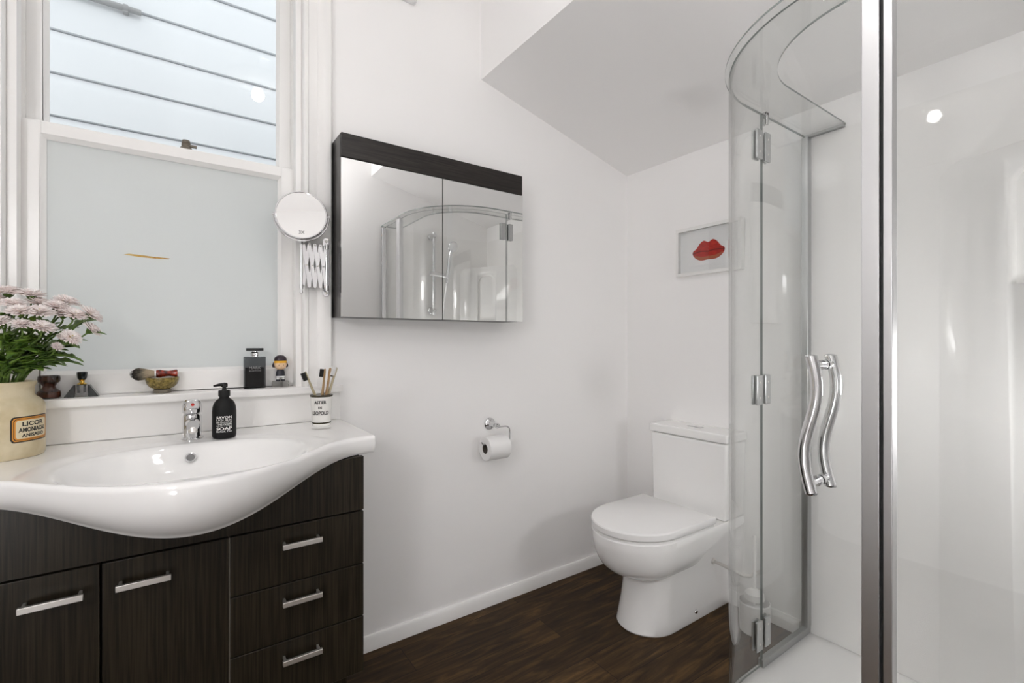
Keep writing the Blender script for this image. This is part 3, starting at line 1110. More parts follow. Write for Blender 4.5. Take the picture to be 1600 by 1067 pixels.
t = thing('perfume_bottle', (-.2165, 1.765, SZ), 'black and clear pyramid-shaped crystal perfume bottle with gold collar on the sill', 'perfume bottle')
px = -.2165
b = B(); box(b, px - .0135, px + .0135, 1.7535, 1.7765, SZ, SZ + .033)
pc = obj('clear_block', b, 'crystal', t, bevel=.001)
for s_ in (-1, 1):
    b = B(); prism(b, [(px + s_ * .0145, 0), (px + s_ * .0365, 0), (px + s_ * .0165, .033), (px + s_ * .0145, .033)], lambda a, c_, h: (a, h, SZ + c_), 1.752, 1.778)
    part_label(obj('wing', b, 'black_glass', t, bevel=.0008), 'black wedge wing')
b = B()
for s_ in (-1, 1):
    box(b, px + s_ * .0065 - .0025, px + s_ * .0065 + .0025, 1.757, 1.772, SZ + .012, SZ + .0325)
obj('inner_slot', b, 'black_glass', pc)
b = B(); lathe(b, [(.009, .0332), (.011, .035), (.006, .039), (.005, .044), (.008, .047)], (px, 1.765, SZ), seg=24)
part_label(obj('collar', b, 'gold', t), 'gold collar')
b = B(); lathe(b, [(.007, .047), (.010, .051), (.0115, .062), (.0118, .067), (.0095, .069), (0, .069)], (px, 1.765, SZ), seg=8)
obj('stopper', b, 'black_glass', t, smooth=20)

t = tag(obj('candle_holder', (lambda bm: (lathe(bm, [(.019, 0), (.0235, .003), (.0245, .012), (.0235, .018), (.0150, .026), (.0130, .032), (.0165, .040), (.0220, .044), (.0230, .052), (.0220, .060), (.0195, .061), (.0190, .050), (.0140, .044), (0, .043)], (-.283, 1.765, SZ), seg=40), bm)[1])(B()), 'brown_glass'), 'waisted dark brown glazed holder on the sill behind the cream jar', 'candle holder')

# ------------------------------------------------------------------ stoneware jar with chrysanthemums
jc = Vector((-.348, 1.632, .8638))
t = thing('stoneware_jar', jc, 'cream stoneware jar with an old liquor label at the left end of the basin', 'jar')
JR = .080
b = B()
lathe(b, [(.070, 0), (.077, .002), (.0795, .008), (JR, .015), (JR, .115), (.0785, .126), (.072, .136), (.064, .142), (.0605, .148), (.0605, .166), (.0635, .172), (.0650, .176), (.0640, .180), (.060, .1805), (.0555, .178), (.0545, .150), (.070, .120), (.072, .010), (0, .008)], jc, seg=64)
jar = obj('jar', b, 'stoneware', t)
ja = math.atan2(-jc.y, -jc.x) + .78
lz = jc.z + .0705


def rounded_rect(wd, ht, r_, n_=6):
    p = []
    for (cx_, cy_, a0) in ((wd / 2 - r_, ht / 2 - r_, 0), (-wd / 2 + r_, ht / 2 - r_, pi / 2), (-wd / 2 + r_, -ht / 2 + r_, pi), (wd / 2 - r_, -ht / 2 + r_, 1.5 * pi)):
        for k in range(n_ + 1):
            p.append((cx_ + r_ * cos(a0 + pi / 2 * k / n_), cy_ + r_ * sin(a0 + pi / 2 * k / n_)))
    return p


def curved_patch(bm, wd, ht, r_, place, dd, mi=0):
    """rounded rectangle draped on a curved wall, cut in narrow columns."""
    n_ = 28
    cols = []
    for i in range(n_ + 1):
        x_ = -wd / 2 + wd * i / n_
        e_ = max(0, abs(x_) - (wd / 2 - r_))
        hh = ht / 2 - r_ + sqrt(max(0, r_ * r_ - e_ * e_))
        cols.append((bm.verts.new(place(x_, -hh, dd)), bm.verts.new(place(x_, hh, dd)), bm.verts.new(place(x_, -hh, 0)), bm.verts.new(place(x_, hh, 0))))
    for a, c_ in zip(cols, cols[1:]):
        bm.faces.new((a[0], c_[0], c_[1], a[1])).material_index = mi
        bm.faces.new((a[2], c_[2], c_[0], a[0])).material_index = mi
        bm.faces.new((a[1], c_[1], c_[3], a[3])).material_index = mi


pl = on_cyl(jc, JR, 1, ja, lz)
b = B()
curved_patch(b, .090, .060, .007, pl, .0004, 0)
curved_patch(b, .0845, .0545, .006, pl, .0006, 1)
curved_patch(b, .0800, .0495, .005, pl, .0008, 0)
curved_patch(b, .0775, .0475, .005, pl, .0009, 1)
curved_patch(b, .0720, .0425, .0045, pl, .0011, 2)
lab = part_label(obj('label', b, ['black_ink', 'label_orange', 'label_cream'], t, smooth=0), 'printed label with black and ochre border')
b = B()
for (body_, wd, ht, z_) in (('LICOR', .050, .0105, .0125), ('AMONIACAL', .064, .0105, -.0015), ('ANISADO', .052, .0082, -.0145)):
    text_bm(b, body_, wd, ht, on_cyl(jc, JR + .0012, 1, ja, lz + z_), .0003, 0, .028)
obj('lettering', b, 'black_ink', lab)


def leaf_mesh(bm, base, tip, wd, up, lobes=4):
    base, tip, up = Vector(base), Vector(tip), Vector(up).normalized()
    ax = tip - base
    L = ax.length
    sd = ax.normalized().cross(up).normalized()
    up2 = sd.cross(ax.normalized())
    n_ = lobes * 4
    mid, lf, rt = [], [], []
    for i in range(n_ + 1):
        f_ = i / n_
        env = sin(pi * min(1, f_ ** .8)) ** .7 * (1 - .25 * f_)
        tooth = 1 - .38 * ((f_ * lobes) % 1.0 < .30) if .05 < f_ < .97 else 1
        w_ = wd / 2 * env * tooth
        c_ = base + ax * f_ + up2 * (L * .16 * sin(pi * f_))
        mid.append(bm.verts.new(c_))
        lf.append(bm.verts.new(c_ + sd * w_ + ax * (.05 * (1 - f_)) + up2 * w_ * .28))
        rt.append(bm.verts.new(c_ - sd * w_ + ax * (.05 * (1 - f_)) + up2 * w_ * .28))
    for i in range(n_):
        bm.faces.new((mid[i], mid[i + 1], lf[i + 1], lf[i]))
        bm.faces.new((mid[i + 1], mid[i], rt[i], rt[i + 1]))


def solid(o, th):
    s_ = o.modifiers.new('solidify', 'SOLIDIFY')
    s_.thickness = th
    return o


def chrysanthemum(head, face, rad, label, leaves, rng, closed=0.0):
    head, face = Vector(head), Vector(face).normalized()
    a = rng.uniform(0, 2 * pi)
    base = jc + Vector((.035 * cos(a), .035 * sin(a), .06))
    mouth = jc + Vector((.036 * cos(a), .036 * sin(a), .178))
    dirv = head - mouth
    dirv.z *= .6
    mouth = jc + Vector((0, 0, .176)) + Vector((dirv.x, dirv.y, 0)) * (.042 / max(.05, sqrt(dirv.x ** 2 + dirv.y ** 2)) * rng.uniform(.5, 1))
    neck = head - face * .010
    ctrl = [base, mouth, mouth.lerp(neck, .5) + Vector((0, 0, .012)), neck - face * .016, neck]
    pts = []
    for i in range(len(ctrl) - 1):
        p0, p1, p2, p3 = ctrl[max(i - 1, 0)], ctrl[i], ctrl[i + 1], ctrl[min(i + 2, len(ctrl) - 1)]
        for k in range(5):
            s_ = k / 5
            pts.append(.5 * ((2 * p1) + (p2 - p0) * s_ + (2 * p0 - 5 * p1 + 4 * p2 - p3) * s_ * s_ + (3 * p1 - p0 - 3 * p2 + p3) * s_ ** 3))
    pts.append(ctrl[-1])
    root = thing('chrysanthemum', base, label, 'flower', 'blush chrysanthemums in the cream jar')
    bm = B(); tube(bm, pts, [.0026 - .0009 * i / len(pts) for i in range(len(pts))], 8)
    st = obj('stem', bm, 'stem', root)
    u_, v_ = ring_frame(face)
    bm = B()
    lathe(bm, [(.0018, -.012), (rad * .22, -.008), (rad * .34, -.002), (rad * .30, 0)], head, face, 14)
    obj('calyx', bm, 'stem', root)
    bm = B()
    for layer, (cnt, rr, lift) in enumerate(((26, 1.0, .10), (24, .95, .26), (21, .82, .44), (16, .62, .66), (10, .40, .85))):
        for k in range(cnt):
            an = 2 * pi * (k + .5 * layer) / cnt + rng.uniform(-.08, .08)
            er = u_ * cos(an) + v_ * sin(an)
            es = u_ * -sin(an) + v_ * cos(an)
            L = rad * rr * rng.uniform(.9, 1.06)
            lf_ = lift + closed + rng.uniform(-.07, .07)
            pw_ = rad * .150
            q = []
            for (f_, w_, h_) in ((.12, .5, .0), (.45, 1.0, .45), (.8, 1.05, .85), (1.0, .45, .95)):
                c_ = head + er * (L * f_ * (1 - .42 * min(1, lf_))) + face * (L * lf_ * h_ + .0012 * layer)
                q.append((bm.verts.new(c_ + es * pw_ * w_ * .5 + face * .0007), bm.verts.new(c_ - face * .0004), bm.verts.new(c_ - es * pw_ * w_ * .5 + face * .0007)))
            for a_, c_ in zip(q, q[1:]):
                bm.faces.new((a_[0], a_[1], c_[1], c_[0]))
                bm.faces.new((a_[1], a_[2], c_[2], c_[1]))
    fh = solid(obj('flower_head', bm, 'petal', root), .0005)
    bm = B(); lathe(bm, [(rad * .16, .001), (rad * .16, rad * .25), (rad * .10, rad * .36), (0, rad * .38)], head, face, 14)
    obj('flower_heart', bm, 'flower_heart', fh)
    for (f_, dx, dy, dz, wd) in leaves:
        i = int(f_ * (len(pts) - 1))
        bm = B()
        leaf_mesh(bm, pts[i], pts[i] + Vector((dx, dy, dz)), wd, (0, -.35, 1))
        solid(obj('leaf', bm, 'leaf', root), .0006)


rng = random.Random(11)
FL = [   # head position, facing, radius, label
    ((-.326, 1.60, 1.254), (.05, -.2, 1), .032, 'large pale bloom, highest of the bunch, near the left picture edge'),
    ((-.287, 1.60, 1.250), (.1, -.15, 1), .029, 'pale bloom second highest, right of the tallest one'),
    ((-.352, 1.60, 1.238), (-.1, -.3, 1), .028, 'pale bloom just under the tallest one at the left picture edge'),
    ((-.310, 1.56, 1.224), (0, -.35, 1), .028, 'pale bloom with a bare stem between the two highest blooms'),
    ((-.276, 1.60, 1.232), (.2, -.25, 1), .026, 'pale bloom tucked under the second highest bloom'),
    ((-.293, 1.53, 1.206), (0, -.4, 1), .029, 'pale bloom low in front of the left cluster'),
    ((-.225, 1.60, 1.236), (.32, -.15, 1), .031, 'broad bloom standing alone at the top against the frosted pane'),
    ((-.238, 1.57, 1.222), (.2, -.3, 1), .029, 'blush bloom directly below the broad top bloom'),
    ((-.262, 1.54, 1.206), (.1, -.45, 1), .031, 'blush bloom in the middle of the front row'),
    ((-.228, 1.58, 1.206), (.25, -.35, 1), .029, 'blush bloom beneath the broad top bloom, right of the front row middle'),
    ((-.206, 1.56, 1.203), (.4, -.4, 1), .030, 'wide blush bloom at the right of the front row'),
    ((-.179, 1.58, 1.206), (.75, -.1, .75), .031, 'bloom tipped to the right, upper of the two outermost blooms'),
    ((-.176, 1.57, 1.168), (.75, -.05, .7), .026, 'bloom tipped to the right, lower of the two outermost blooms'),
    ((-.325, 1.53, 1.182), (-.2, -.5, 1), .025, 'small pink bloom low at the left picture edge'),
    ((-.288, 1.52, 1.176), (.1, -.4, 1), .024, 'small pink bloom between the bare stems'),
    ((-.255, 1.52, 1.170), (.3, -.4, 1), .029, 'pink bloom low over the big leaf'),
    ((-.210, 1.54, 1.148), (.5, -.5, .6), .025, 'bloom facing right below the wide front bloom'),
    ((-.226, 1.56, 1.147), (.2, -.5, .7), .016, 'half-open small bloom left of the low right-facing bloom'),
    ((-.236, 1.55, 1.125), (.4, -.5, .6), .015, 'yellowish half-open bud lowest of the bunch'),
    ((-.385, 1.58, 1.222), (-.4, -.2, 1), .030, 'bloom beyond the left picture edge, upper one'),
    ((-.400, 1.57, 1.170), (-.6, -.3, .8), .028, 'bloom beyond the left picture edge, lower one'),
]
for i, (h_, f_, r_, lb) in enumerate(FL):
    lv_ = []
    for k in range(5):
        an = rng.uniform(-2.9, .6)
        ll = rng.uniform(.045, .075)
        lv_.append((rng.uniform(.30, .66), ll * cos(an), ll * sin(an) * .7, rng.uniform(-.012, .045), rng.uniform(.026, .042)))
    if i == 16:
        lv_ += [(.42, .082, -.01, .045, .045)]
    if i == 18:
        lv_ += [(.62, .075, .0, -.012, .036), (.40, .10, -.01, .004, .040), (.36, .060, -.05, .030, .045)]
    if i == 12:
        lv_ += [(.80, .045, -.01, .003, .020)]
    if i == 15:
        lv_ += [(.30, .085, -.045, .055, .050), (.35, -.03, -.05, .05, .04)]
    chrysanthemum(h_, f_, r_, lb, lv_, rng, .25 if r_ < .02 else 0)

# ------------------------------------------------------------------ toilet roll and holder
t = thing('toilet_roll_holder', (1.107, YA, .784), 'chrome toilet roll holder on the white wall', 'roll holder')
rc = Vector((1.107, YA, .784))
b = B(); lathe(b, [(.026, 0), (.026, .004), (.022, .009), (.012, .013), (.009, .018), (.009, .050), (.011, .056), (.011, .066), (.007, .072), (0, .073)], rc, (0, -1, 0), 32)
obj('rosette', b, 'chrome', t)
b = B()
yy = YA - .061
arm = [(1.107, yy, .776), (1.125, yy, .778), (1.150, yy, .778), (1.160, yy, .776), (1.168, yy, .769), (1.171, yy, .759), (1.171, yy, .722), (1.169, yy, .714), (1.162, yy, .709), (1.150, yy, .708), (1.06, yy, .708), (1.043, yy, .710), (1.035, yy, .716), (1.029, yy, .724)]
tube(b, arm, .0035, 12)
obj('arm', b, 'chrome', t)
t = thing('toilet_roll', (1.097, yy, .645), 'white toilet paper roll hanging on the chrome holder', 'toilet roll')
rz = .6935
b = B(); lathe(b, [(.0205, 0), (.048, 0), (.0498, .002), (.0498, .100), (.048, .102), (.0205, .102), (.0205, 0)], (1.046, yy, rz), (1, 0, 0), 56)
obj('paper', b, 'paper', t)
b = B(); lathe(b, [(.0190, .0005), (.0204, .0005), (.0204, .1015), (.0190, .1015), (.0190, .0005)], (1.046, yy, rz), (1, 0, 0), 40)
obj('core', b, 'card', t)

# ------------------------------------------------------------------ framed lips print
t = thing('picture_frame', (XB, 1.26, 1.448), 'small white box frame with a red lips print above the toilet', 'picture')
b = B()
fy0, fy1, fz0, fz1, fd, fw = 1.097, 1.421, 1.448, 1.672, .030, .014
for q in ((fy0, fy1, fz0, fz0 + fw), (fy0, fy1, fz1 - fw, fz1), (fy0, fy0 + fw, fz0 + fw, fz1 - fw), (fy1 - fw, fy1, fz0 + fw, fz1 - fw)):
    box(b, XB - fd, XB, *q)
obj('frame', b, 'frame', t, bevel=.0015, bseg=2)
b = B(); box(b, XB - .008, XB - .002, fy0 + fw, fy1 - fw, fz0 + fw, fz1 - fw)
bd = obj('mount_board', b, 'mat_board', t)
b = B(); box(b, XB - .0095, XB - .008, fy0 + .055, fy1 - .055, fz0 + .042, fz1 - .042)
pr = obj('print', b, 'mat_board', bd)
lc = (1.262, 1.556)


def lip(pts, d0, d1, mt):
    bm = B()
    prism(bm, pts, lambda a, c_, h: (XB - .0095 - h, lc[0] - a, lc[1] + c_), d0, d1)
    obj('lips', bm, mt, pr)


def smooth_curve(ctrl, n_=8):
    out = []
    N = len(ctrl)
    for i in range(N):
        p0, p1, p2, p3 = (Vector(ctrl[(i + k - 1) % N]) for k in range(4))
        for k in range(n_):
            s_ = k / n_
            q = .5 * ((2 * p1) + (p2 - p0) * s_ + (2 * p0 - 5 * p1 + 4 * p2 - p3) * s_ * s_ + (3 * p1 - p0 - 3 * p2 + p3) * s_ ** 3)
            out.append((q.x, q.y))
    return out


whole = smooth_curve([(-.078, .002), (-.060, .014), (-.042, .036), (-.022, .046), (0, .037), (.022, .046), (.042, .036), (.060, .014), (.078, .002), (.078, -.014), (.062, -.032), (.036, -.043), (0, -.042), (-.036, -.043), (-.062, -.032), (-.078, -.014)])
lip(whole, .0001, .0006, 'lip_red')
low = smooth_curve([(-.070, -.017), (-.036, -.026), (0, -.027), (.036, -.026), (.070, -.017), (.060, -.031), (.036, -.0415), (0, -.0405), (-.036, -.0415), (-.060, -.031)])
lip(low, .0006, .0009, 'lip_tan')
seam = [(-.074, -.004), (-.036, .001), (0, -.003), (.036, .001), (.074, -.004), (.074, -.008), (.036, -.0035), (0, -.0075), (-.036, -.0035), (-.074, -.008)]
lip(seam, .0006, .0009, 'lip_dark')
for s_ in (-1, 1):
    lip([(s_ * .0725, .004), (s_ * .0785, .001), (s_ * .0785, -.013), (s_ * .0735, -.016)][::s_], .0006, .0009, 'lip_dark')
b = B(); box(b, XB - fd + .003, XB - fd + .005, fy0 + fw, fy1 - fw, fz0 + fw, fz1 - fw)
obj('glazing', b, 'glass', t)

# ------------------------------------------------------------------ toilet
TY = 1.281


def dshape(xf, xb, wd, n_=18, rb=0.0, ex=2.0, a_=None):
    """plan outline: rounded nose towards -x, straight sides to the back."""
    a_ = a_ or wd * 1.12
    p = []
    for k in range(2 * n_ + 1):
        an = pi / 2 + pi * k / (2 * n_)
        cx_, sy_ = cos(an), sin(an)
        p.append((xf + a_ + a_ * (abs(cx_) ** (2 / ex)) * (-1 if cx_ < 0 else 1), TY + wd * (abs(sy_) ** (2 / ex)) * (1 if sy_ > 0 else -1)))
    p.append((xb, TY - wd))
    p.append((xb, TY + wd))
    return p


def loft(bm, secs):
    rings = [[bm.verts.new((p[0], p[1], z_)) for p in pts] for pts, z_ in secs]
    n_ = len(rings[0])
    for a, c_ in zip(rings, rings[1:]):
        for k in range(n_):
            bm.faces.new((a[k], a[(k + 1) % n_], c_[(k + 1) % n_], c_[k]))
    bm.faces.new(rings[0][::-1])
    bm.faces.new(rings[-1])


t = thing('toilet', (1.7, TY, 0), 'white close-coupled toilet with its lid down in the corner', 'toilet')
b = B()
XT = XB - .002
loft(b, [(dshape(1.452, XT, .118), 0), (dshape(1.447, XT, .120), .006), (dshape(1.455, XT, .116), .04), (dshape(1.470, XT, .111), .10), (dshape(1.480, XT, .109), .16), (dshape(1.484, XT, .112), .21), (dshape(1.480, XT, .118), .26), (dshape(1.47, XT, .124), .31), (dshape(1.46, XT, .130), .36)])
N0 = dshape(1.328, XT, .182)
cx_, cy_ = 1.58, TY


def scaled(s_):
    tb = [(.40, .10), (.56, .17), (.68, .22), (.78, .26), (.86, .29), (.92, .32), (.965, .42), (.99, .68), (1.0, 1.0)]
    kb = next((b0 + (b1 - b0) * (s_ - a0) / (a1 - a0) for (a0, b0), (a1, b1) in zip(tb, tb[1:]) if a0 <= s_ <= a1), .1)
    return [(cx_ + (p[0] - cx_) * (s_ if p[0] < cx_ else kb), cy_ + (p[1] - cy_) * s_) for p in N0]


loft(b, [(scaled(.40), .216), (scaled(.56), .222), (scaled(.68), .232), (scaled(.78), .247), (scaled(.86), .266), (scaled(.92), .290), (scaled(.965), .318), (scaled(.99), .348), (scaled(.9985), .360), (scaled(1.0), .368), (scaled(1.0), .391), ([(p[0] + (.004 if p[0] < 1.9 else 0), TY + (p[1] - TY) * .982) for p in N0], .395)])
pan = obj('pan', b, 'ceramic', t, smooth=40)
b = B(); loft(b, [(dshape(1.333, 1.765, .180), .3955), (dshape(1.333, 1.765, .180), .4035)])
obj('seat', b, 'seat', t)
b = B(); loft(b, [(dshape(1.330, 1.770, .182), .4065), (dshape(1.3255, 1.771, .1845), .411), (dshape(1.3255, 1.771, .1845), .430), (dshape(1.329, 1.769, .182), .4345), (dshape(1.336, 1.765, .177), .4365)])
obj('lid', b, 'seat', t, smooth=30)
b = B()
for yv in (TY - .075, TY + .075):
    tube(b, [(1.775, yv - .02, .408), (1.775, yv + .02, .408)], .010, 16)
obj('seat_hinge', b, 'chrome', t)
b = B()
p0 = [(1.838, 1.098), (1.838, 1.464), (XT, 1.464), (XT, 1.098)]
p1 = [(1.834, 1.090), (1.834, 1.470), (XT, 1.470), (XT, 1.090)]
loft(b, [(p0, .397), (p1, .716)])
obj('cistern', b, 'ceramic', t, bevel=.010, bseg=4)
b = B(); box(b, 1.827, XT, 1.083, 1.477, .7195, .757)
cl = obj('cistern_lid', b, 'ceramic', t, bevel=.008, bseg=4)
for s_ in (-1, 1):
    b = B(); box(b, 1.893, 1.917, TY - .001 + (0 if s_ > 0 else -.033), TY + (.033 if s_ > 0 else -.002), .757, .7595)
    obj('flush_button', b, 'satin', cl, bevel=.001)
b = B(); lathe(b, [(.008, 0), (.008, .002), (.006, .005), (0, .006)], (1.735, TY - .1165, .036), (0, -1, 0), 18)
part_label(obj('bolt_cap', b, 'chrome', t), 'chrome bolt cap')
b = B()
lathe(b, [(.013, 0), (.013, .004), (.009, .006)], (1.865, TY - .112, .207), (0, -1, 0), 20)
tube(b, [(1.865, TY - .112, .207), (1.866, TY - .15, .206), (1.868, TY - .20, .200), (1.876, TY - .235, .192), (1.90, TY - .25, .188), (XB - .001, TY - .255, .188)], .0065, 12)
part_label(obj('water_pipe', b, 'steel', t), 'dark metal inlet pipe')

# ------------------------------------------------------------------ toilet brush
t = thing('toilet_brush', (1.862, .990, 0), 'white toilet brush standing in its pot behind the shower glass', 'toilet brush')
qc = Vector((1.862, .990, 0))
b = B(); lathe(b, [(.050, .001), (.053, .004), (.056, .07), (.057, .115), (.054, .118), (.052, .112), (.046, .010), (0, .008)], qc, seg=36)
obj('pot', b, 'pot_white', t)
b = B(); tube(b, [qc + Vector(p) for p in ((0, 0, .02), (0, 0, .20), (0, 0, .36), (0, 0, .375))], [.006, .006, .008, .006], 14)
lathe(b, [(.006, .118), (.036, .128), (.034, .150), (.008, .168)], qc, seg=28)
obj('handle', b, 'pot_white', t)
b = B(); lathe(b, [(.020, .012), (.036, .03), (.036, .09), (.012, .105)], qc, seg=24)
obj('brush_head', b, 'white_plain', t)

# ------------------------------------------------------------------ shower
CXc, CYc, RG = 1.55, .44, .408      # plan centre and outside radius of the curved glass
NA = 40


def plan(r_, y_end, x_end, n_=NA):
    """door line at radius r_: straight from the panel side, quarter arc, straight to the post."""
    p = [(x_end, CYc + r_)]
    for k in range(n_ + 1):
        an = pi / 2 + pi / 2 * k / n_
        p.append((CXc + r_ * cos(an), CYc + r_ * sin(an)))
    p.append((CXc - r_, y_end))
    return p


t = thing('shower_tray', (1.55, .44, 0), 'low white shower tray with a rounded front corner', 'shower tray')
b = B()
out_ = plan(RG + .016, YC + .002, XB - .0035) + [(XB - .0035, YC + .002)]
inn_ = plan(RG - .050, YC + .04, XB - .045) + [(XB - .045, YC + .04)]
inn2 = plan(RG - .10, YC + .08, XB - .09) + [(XB - .09, YC + .08)]
out2 = plan(RG + .010, YC + .002, XB - .0035) + [(XB - .0035, YC + .002)]
rings = [[b.verts.new((*p, z_)) for p in pp] for pp, z_ in ((out_, 0), (out_, .021), (out2, .027), (inn_, .027), (inn2, .013))]
for a, c_ in zip(rings, rings[1:]):
    for k in range(len(a)):
        b.faces.new((a[k], a[(k + 1) % len(a)], c_[(k + 1) % len(a)], c_[k]))
b.faces.new(rings[-1])
b.faces.new(rings[0][::-1])
obj('tray', b, 'tray', t, smooth=60)
b = B(); lathe(b, [(.045, .0132), (.045, .016), (.040, .018), (0, .018)], (1.62, .40, 0), seg=32)
obj('drain_cover', b, 'chrome', t)

t = thing('shower_lining', (XB, .45, .027), 'glossy white acrylic shower wall lining with a moulded corner shelf', 'wall lining')
b = B(); box(b, XB - .003, XB - .0002, YC + .003, .858, .0275, 1.917)
obj('wide_panel', b, 'lining', t)
b = B(); box(b, 1.142, XB - .003, YC + .0002, YC + .003, .0275, 1.917)
obj('side_panel', b, 'lining', t)
# moulded corner column with an arched niche
b = B()
foot = [(XB - .0035, YC + .0035), (1.745, YC + .0035)]
for k in range(13):
    s_ = k / 12
    foot.append((1.765 + (XB - .014 - 1.765) * s_ + .014 * sin(pi * s_), YC + .02 + (.36 - .02) * s_ + .012 * sin(pi * s_)))
foot.append((XB - .0035, .46))
loft(b, [(foot, .0275), (foot, 1.66), ([(p[0] + (XB - p[0]) * .18, p[1] + (YC - p[1]) * .10) for p in foot], 1.70)])
colm = obj('corner_shelf', b, 'lining', t, smooth=40)
cut = B()
nc = Vector((1.86, .235, 0))
nn = Vector((-.83, .55, 0)).normalized()
ns = Vector((nn.y, -nn.x, 0))
arch_p = [(-.075, 1.30), (.075, 1.30)] + [(.075 * cos(pi * k / 16), 1.58 + .05 * sin(pi * k / 16)) for k in range(17)]
prism(cut, arch_p, lambda a, c_, h: nc + ns * a + nn * h + Vector((0, 0, c_)), -.028, .15)
co = obj('cut', cut, 'lining')
md = colm.modifiers.new('niche', 'BOOLEAN')
md.operation = 'DIFFERENCE'
md.object = co
md.solver = 'EXACT'
dg = bpy.context.evaluated_depsgraph_get()
dg.update()
nm = bpy.data.meshes.new_from_object(colm.evaluated_get(dg))
colm.modifiers.clear()
colm.data = nm
bpy.data.objects.remove(co)

# fixed panel by the toilet
t = thing('shower_screen', (1.81, .845, .027), 'narrow fixed glass shower panel between the toilet and the hinged door', 'glass panel')
b = B(); ribbon(b, [(1.637, .842), (1.972, .842)], [(1.637, .848), (1.972, .848)], .040, 1.915, 0, 1)
obj('glass', b, ['shower_glass', 'glass_edge'], t, smooth=0)
b = B(); box(b, 1.632, XB - .004, .836, .856, .0275, .054)
obj('bottom_rail', b, 'profile', t, bevel=.0015)
b = B(); box(b, 1.952, XB - .0035, .834, .857, .0545, 1.917)
obj('wall_profile', b, 'profile', t, bevel=.0015)
# fixed panel by the side wall
PX = CXc - RG
t = thing('shower_screen', (PX, .19, .027), 'fixed glass shower panel nearest the camera with a tall silver edge profile', 'glass panel')
b = B(); ribbon(b, [(PX, YC + .014), (PX, .334)], [(PX + .006, YC + .014), (PX + .006, .334)], .040, 1.915, 0, 1)
obj('glass', b, ['shower_glass', 'glass_edge'], t, smooth=0)
b = B(); box(b, PX - .010, PX + .016, .3325, .3475, .0275, 1.917)
obj('edge_profile', b, 'satin', t, bevel=.0015)
b = B(); box(b, PX - .005, PX + .011, .3476, .3525, .03, 1.915)
part_label(obj('door_seal', b, 'seal', t), 'black rubber strip')
b = B(); box(b, PX - .009, PX + .015, YC + .0035, YC + .024, .0545, 1.917)
obj('wall_profile', b, 'satin', t, bevel=.0015)
b = B(); box(b, PX - .009, PX + .015, YC + .0035, .332, .0275, .054)
obj('bottom_rail', b, 'satin', t, bevel=.0015)
# curved door
t = thing('shower_door', (1.30, .70, .03), 'curved clear glass shower door with a wavy chrome handle', 'shower door')
b = B(); ribbon(b, plan(RG - .006, .383, 1.631), plan(RG, .383, 1.631), .034, 1.915, 0, 1)
obj('glass', b, ['shower_glass', 'glass_edge'], t, smooth=25)
b = B(); box(b, PX - .011, PX + .017, .3535, .3835, .030, 1.915)
obj('closing_profile', b, 'satin', t, bevel=.0015)
for zz in (1.806, .976, .146):
    b = B()
    for (xa, xb) in ((1.588, 1.624), (1.642, 1.676)):
        for (ya, yb) in ((.8335, .8418), (.8482, .8555)):
            box(b, xa, xb, ya, yb, zz - .050, zz + .050)
    h_ = obj('hinge', b, 'profile', t, bevel=.003)
    for xx in (1.606, 1.659):
        for dz in (-.026, .026):
            b = B(); lathe(b, [(.0035, 0), (.0035, .0008), (.002, .0012), (0, .0006)], (xx, .8335, zz + dz), (0, -1, 0), 12)
            obj('screw', b, 'steel', h_)
HY = .463
b = B()
for s_, rr_ in ((-1, PX - .047), (1, PX + .048)):
    pts = []
    for k in range(33):
        f_ = k / 32
        pts.append((rr_, HY + .0125 * sin(2 * pi * (f_ - .02)) * (1.0 if .0 < f_ < 1 else 1), .820 + .288 * f_))
    tube(b, pts, .0118, 20)
    for e_ in (0, -1):
        p = Vector(pts[e_])
        lathe(b, [(.0118, 0), (.011, .0025), (.006, .0045), (0, .005)], p, (0, 0, -1 if e_ == 0 else 1), 20)
for zz, f_ in ((.838, .0625), (1.090, .9375)):
    yv = HY + .0125 * sin(2 * pi * (f_ - .02))
    tube(b, [(PX - .047, yv, zz), (PX - .002, yv, zz)], .0075, 16)
    tube(b, [(PX + .008, yv, zz), (PX + .048, yv, zz)], .0075, 16)
    lathe(b, [(.011, -.010), (.011, 0)], (PX, yv, zz), (1, 0, 0), 20)
    lathe(b, [(.011, 0), (.011, .010)], (PX + .0062, yv, zz), (1, 0, 0), 20)
obj('handle', b, 'chrome', t)
t = thing('fill_side_lamp', (1.50, YC, 1.02), 'added round opal fill lamp on the shower side wall, out of view', 'lamp')  # added lamp to brighten tray and lower lining, kept out of view
b = B(); lathe(b, [(.10, .0035), (.10, .020), (.088, .022), (0, .022)], (1.50, YC, 1.02), (0, 1, 0), 36)
obj('lamp_base', b, 'enamel', t)
b = B(); lathe(b, [(.086, .0225), (.084, .040), (.060, .060), (0, .068)], (1.50, YC, 1.02), (0, 1, 0), 36)
obj('bulb', b, 'fill_side_bulb', t)
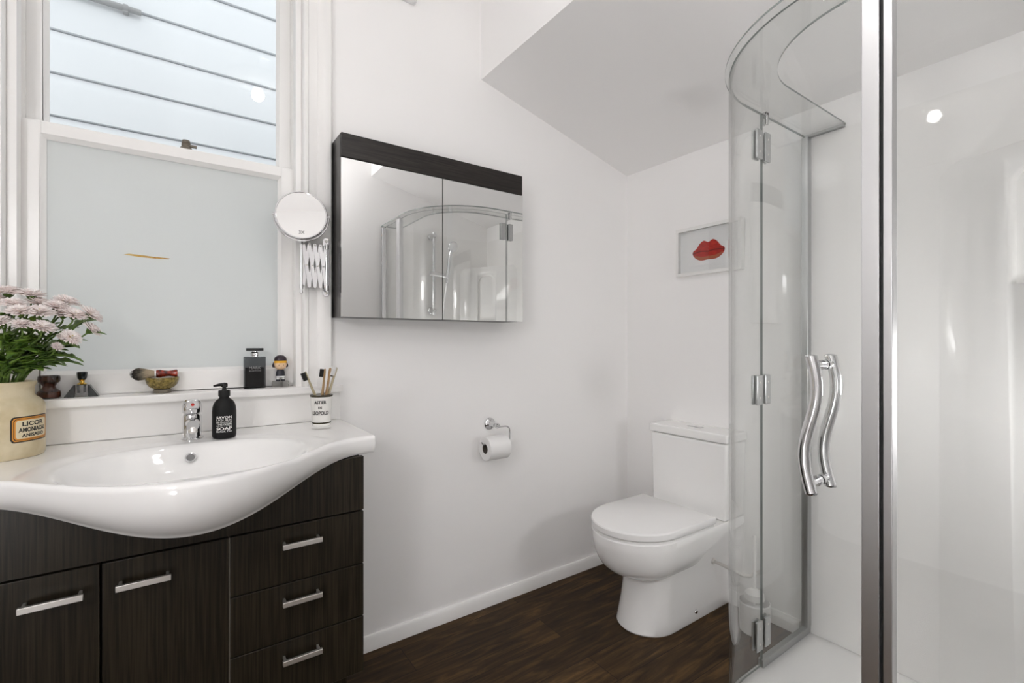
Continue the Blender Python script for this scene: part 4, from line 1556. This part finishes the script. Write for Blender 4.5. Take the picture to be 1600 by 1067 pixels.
# clear canopy strip on top
t = thing('shower_canopy', (1.40, .60, 1.927), 'clear horizontal glass strip running round the top of the shower', 'glass canopy')
b = B(); ribbon(b, plan(RG + .010 - .138, YC + .001, XB - .001), plan(RG + .010, YC + .001, XB - .001), 1.927, 1.933, 0, 1, flat=True)
obj('glass', b, ['shower_glass', 'glass_edge'], t, smooth=25)
b = B(); box(b, XB - .020, XB - .0005, .722, .857, 1.9185, 1.9268)
obj('wall_bracket', b, 'profile', t)
for (xx, yy_, ax) in ((1.658, .845, 0), (1.142 + .003, .342, 1)):
    b = B()
    if ax == 0:
        box(b, xx - .007, xx + .007, yy_ - .009, yy_ - .0035, 1.885, 1.9265)
        box(b, xx - .007, xx + .007, yy_ + .0035, yy_ + .009, 1.885, 1.9265)
        box(b, xx - .007, xx + .007, yy_ - .009, yy_ + .009, 1.917, 1.9265)
    else:
        box(b, xx - .009, xx + .009, yy_ - .006, yy_ + .006, 1.9175, 1.9265)
    obj('clip', b, 'chrome', t, bevel=.001)

# slide rail and hand shower on the side wall (seen in the cabinet mirror)
t = thing('shower_rail', (1.50, YC, 1.33), 'chrome slide rail with a sliding bracket on the shower wall', 'shower rail')
b = B()
tube(b, [(1.50, YC + .055, 1.33), (1.50, YC + .055, 1.925)], .0095, 18)
obj('rail', b, 'chrome', t)
for zz in (1.365, 1.90):
    b = B(); lathe(b, [(.024, 0), (.024, .012), (.018, .020), (.015, .060), (.013, .070), (0, .071)], (1.50, YC + .0035, zz), (0, 1, 0), 24)
    obj('bracket', b, 'chrome', t)
b = B(); tube(b, [(1.465, YC + .065, 1.630), (1.535, YC + .065, 1.625), (1.590, YC + .085, 1.615)], .016, 18)
obj('slider', b, 'satin', t)
t = thing('hand_shower', (1.59, YC + .10, 1.2), 'chrome hand shower hanging in the rail bracket', 'shower head')
b = B(); tube(b, [(1.580, YC + .105, 1.560), (1.588, YC + .106, 1.64), (1.600, YC + .108, 1.74), (1.612, YC + .112, 1.80)], [.010, .012, .012, .013], 16)
lathe(b, [(.015, -.022), (.036, -.006), (.040, .004), (.036, .010), (0, .011)], (1.620, YC + .118, 1.825), (.1, .9, -.35), 32)
obj('head', b, 'chrome', t)
b = B(); tube(b, [(1.580, YC + .105, 1.560), (1.572, YC + .09, 1.45), (1.566, YC + .07, 1.30), (1.570, YC + .06, 1.05), (1.60, YC + .05, .85), (1.66, YC + .04, .78), (1.70, YC + .03, .86), (1.71, YC + .012, .98)], .0075, 12)
obj('hose', b, 'satin', t)
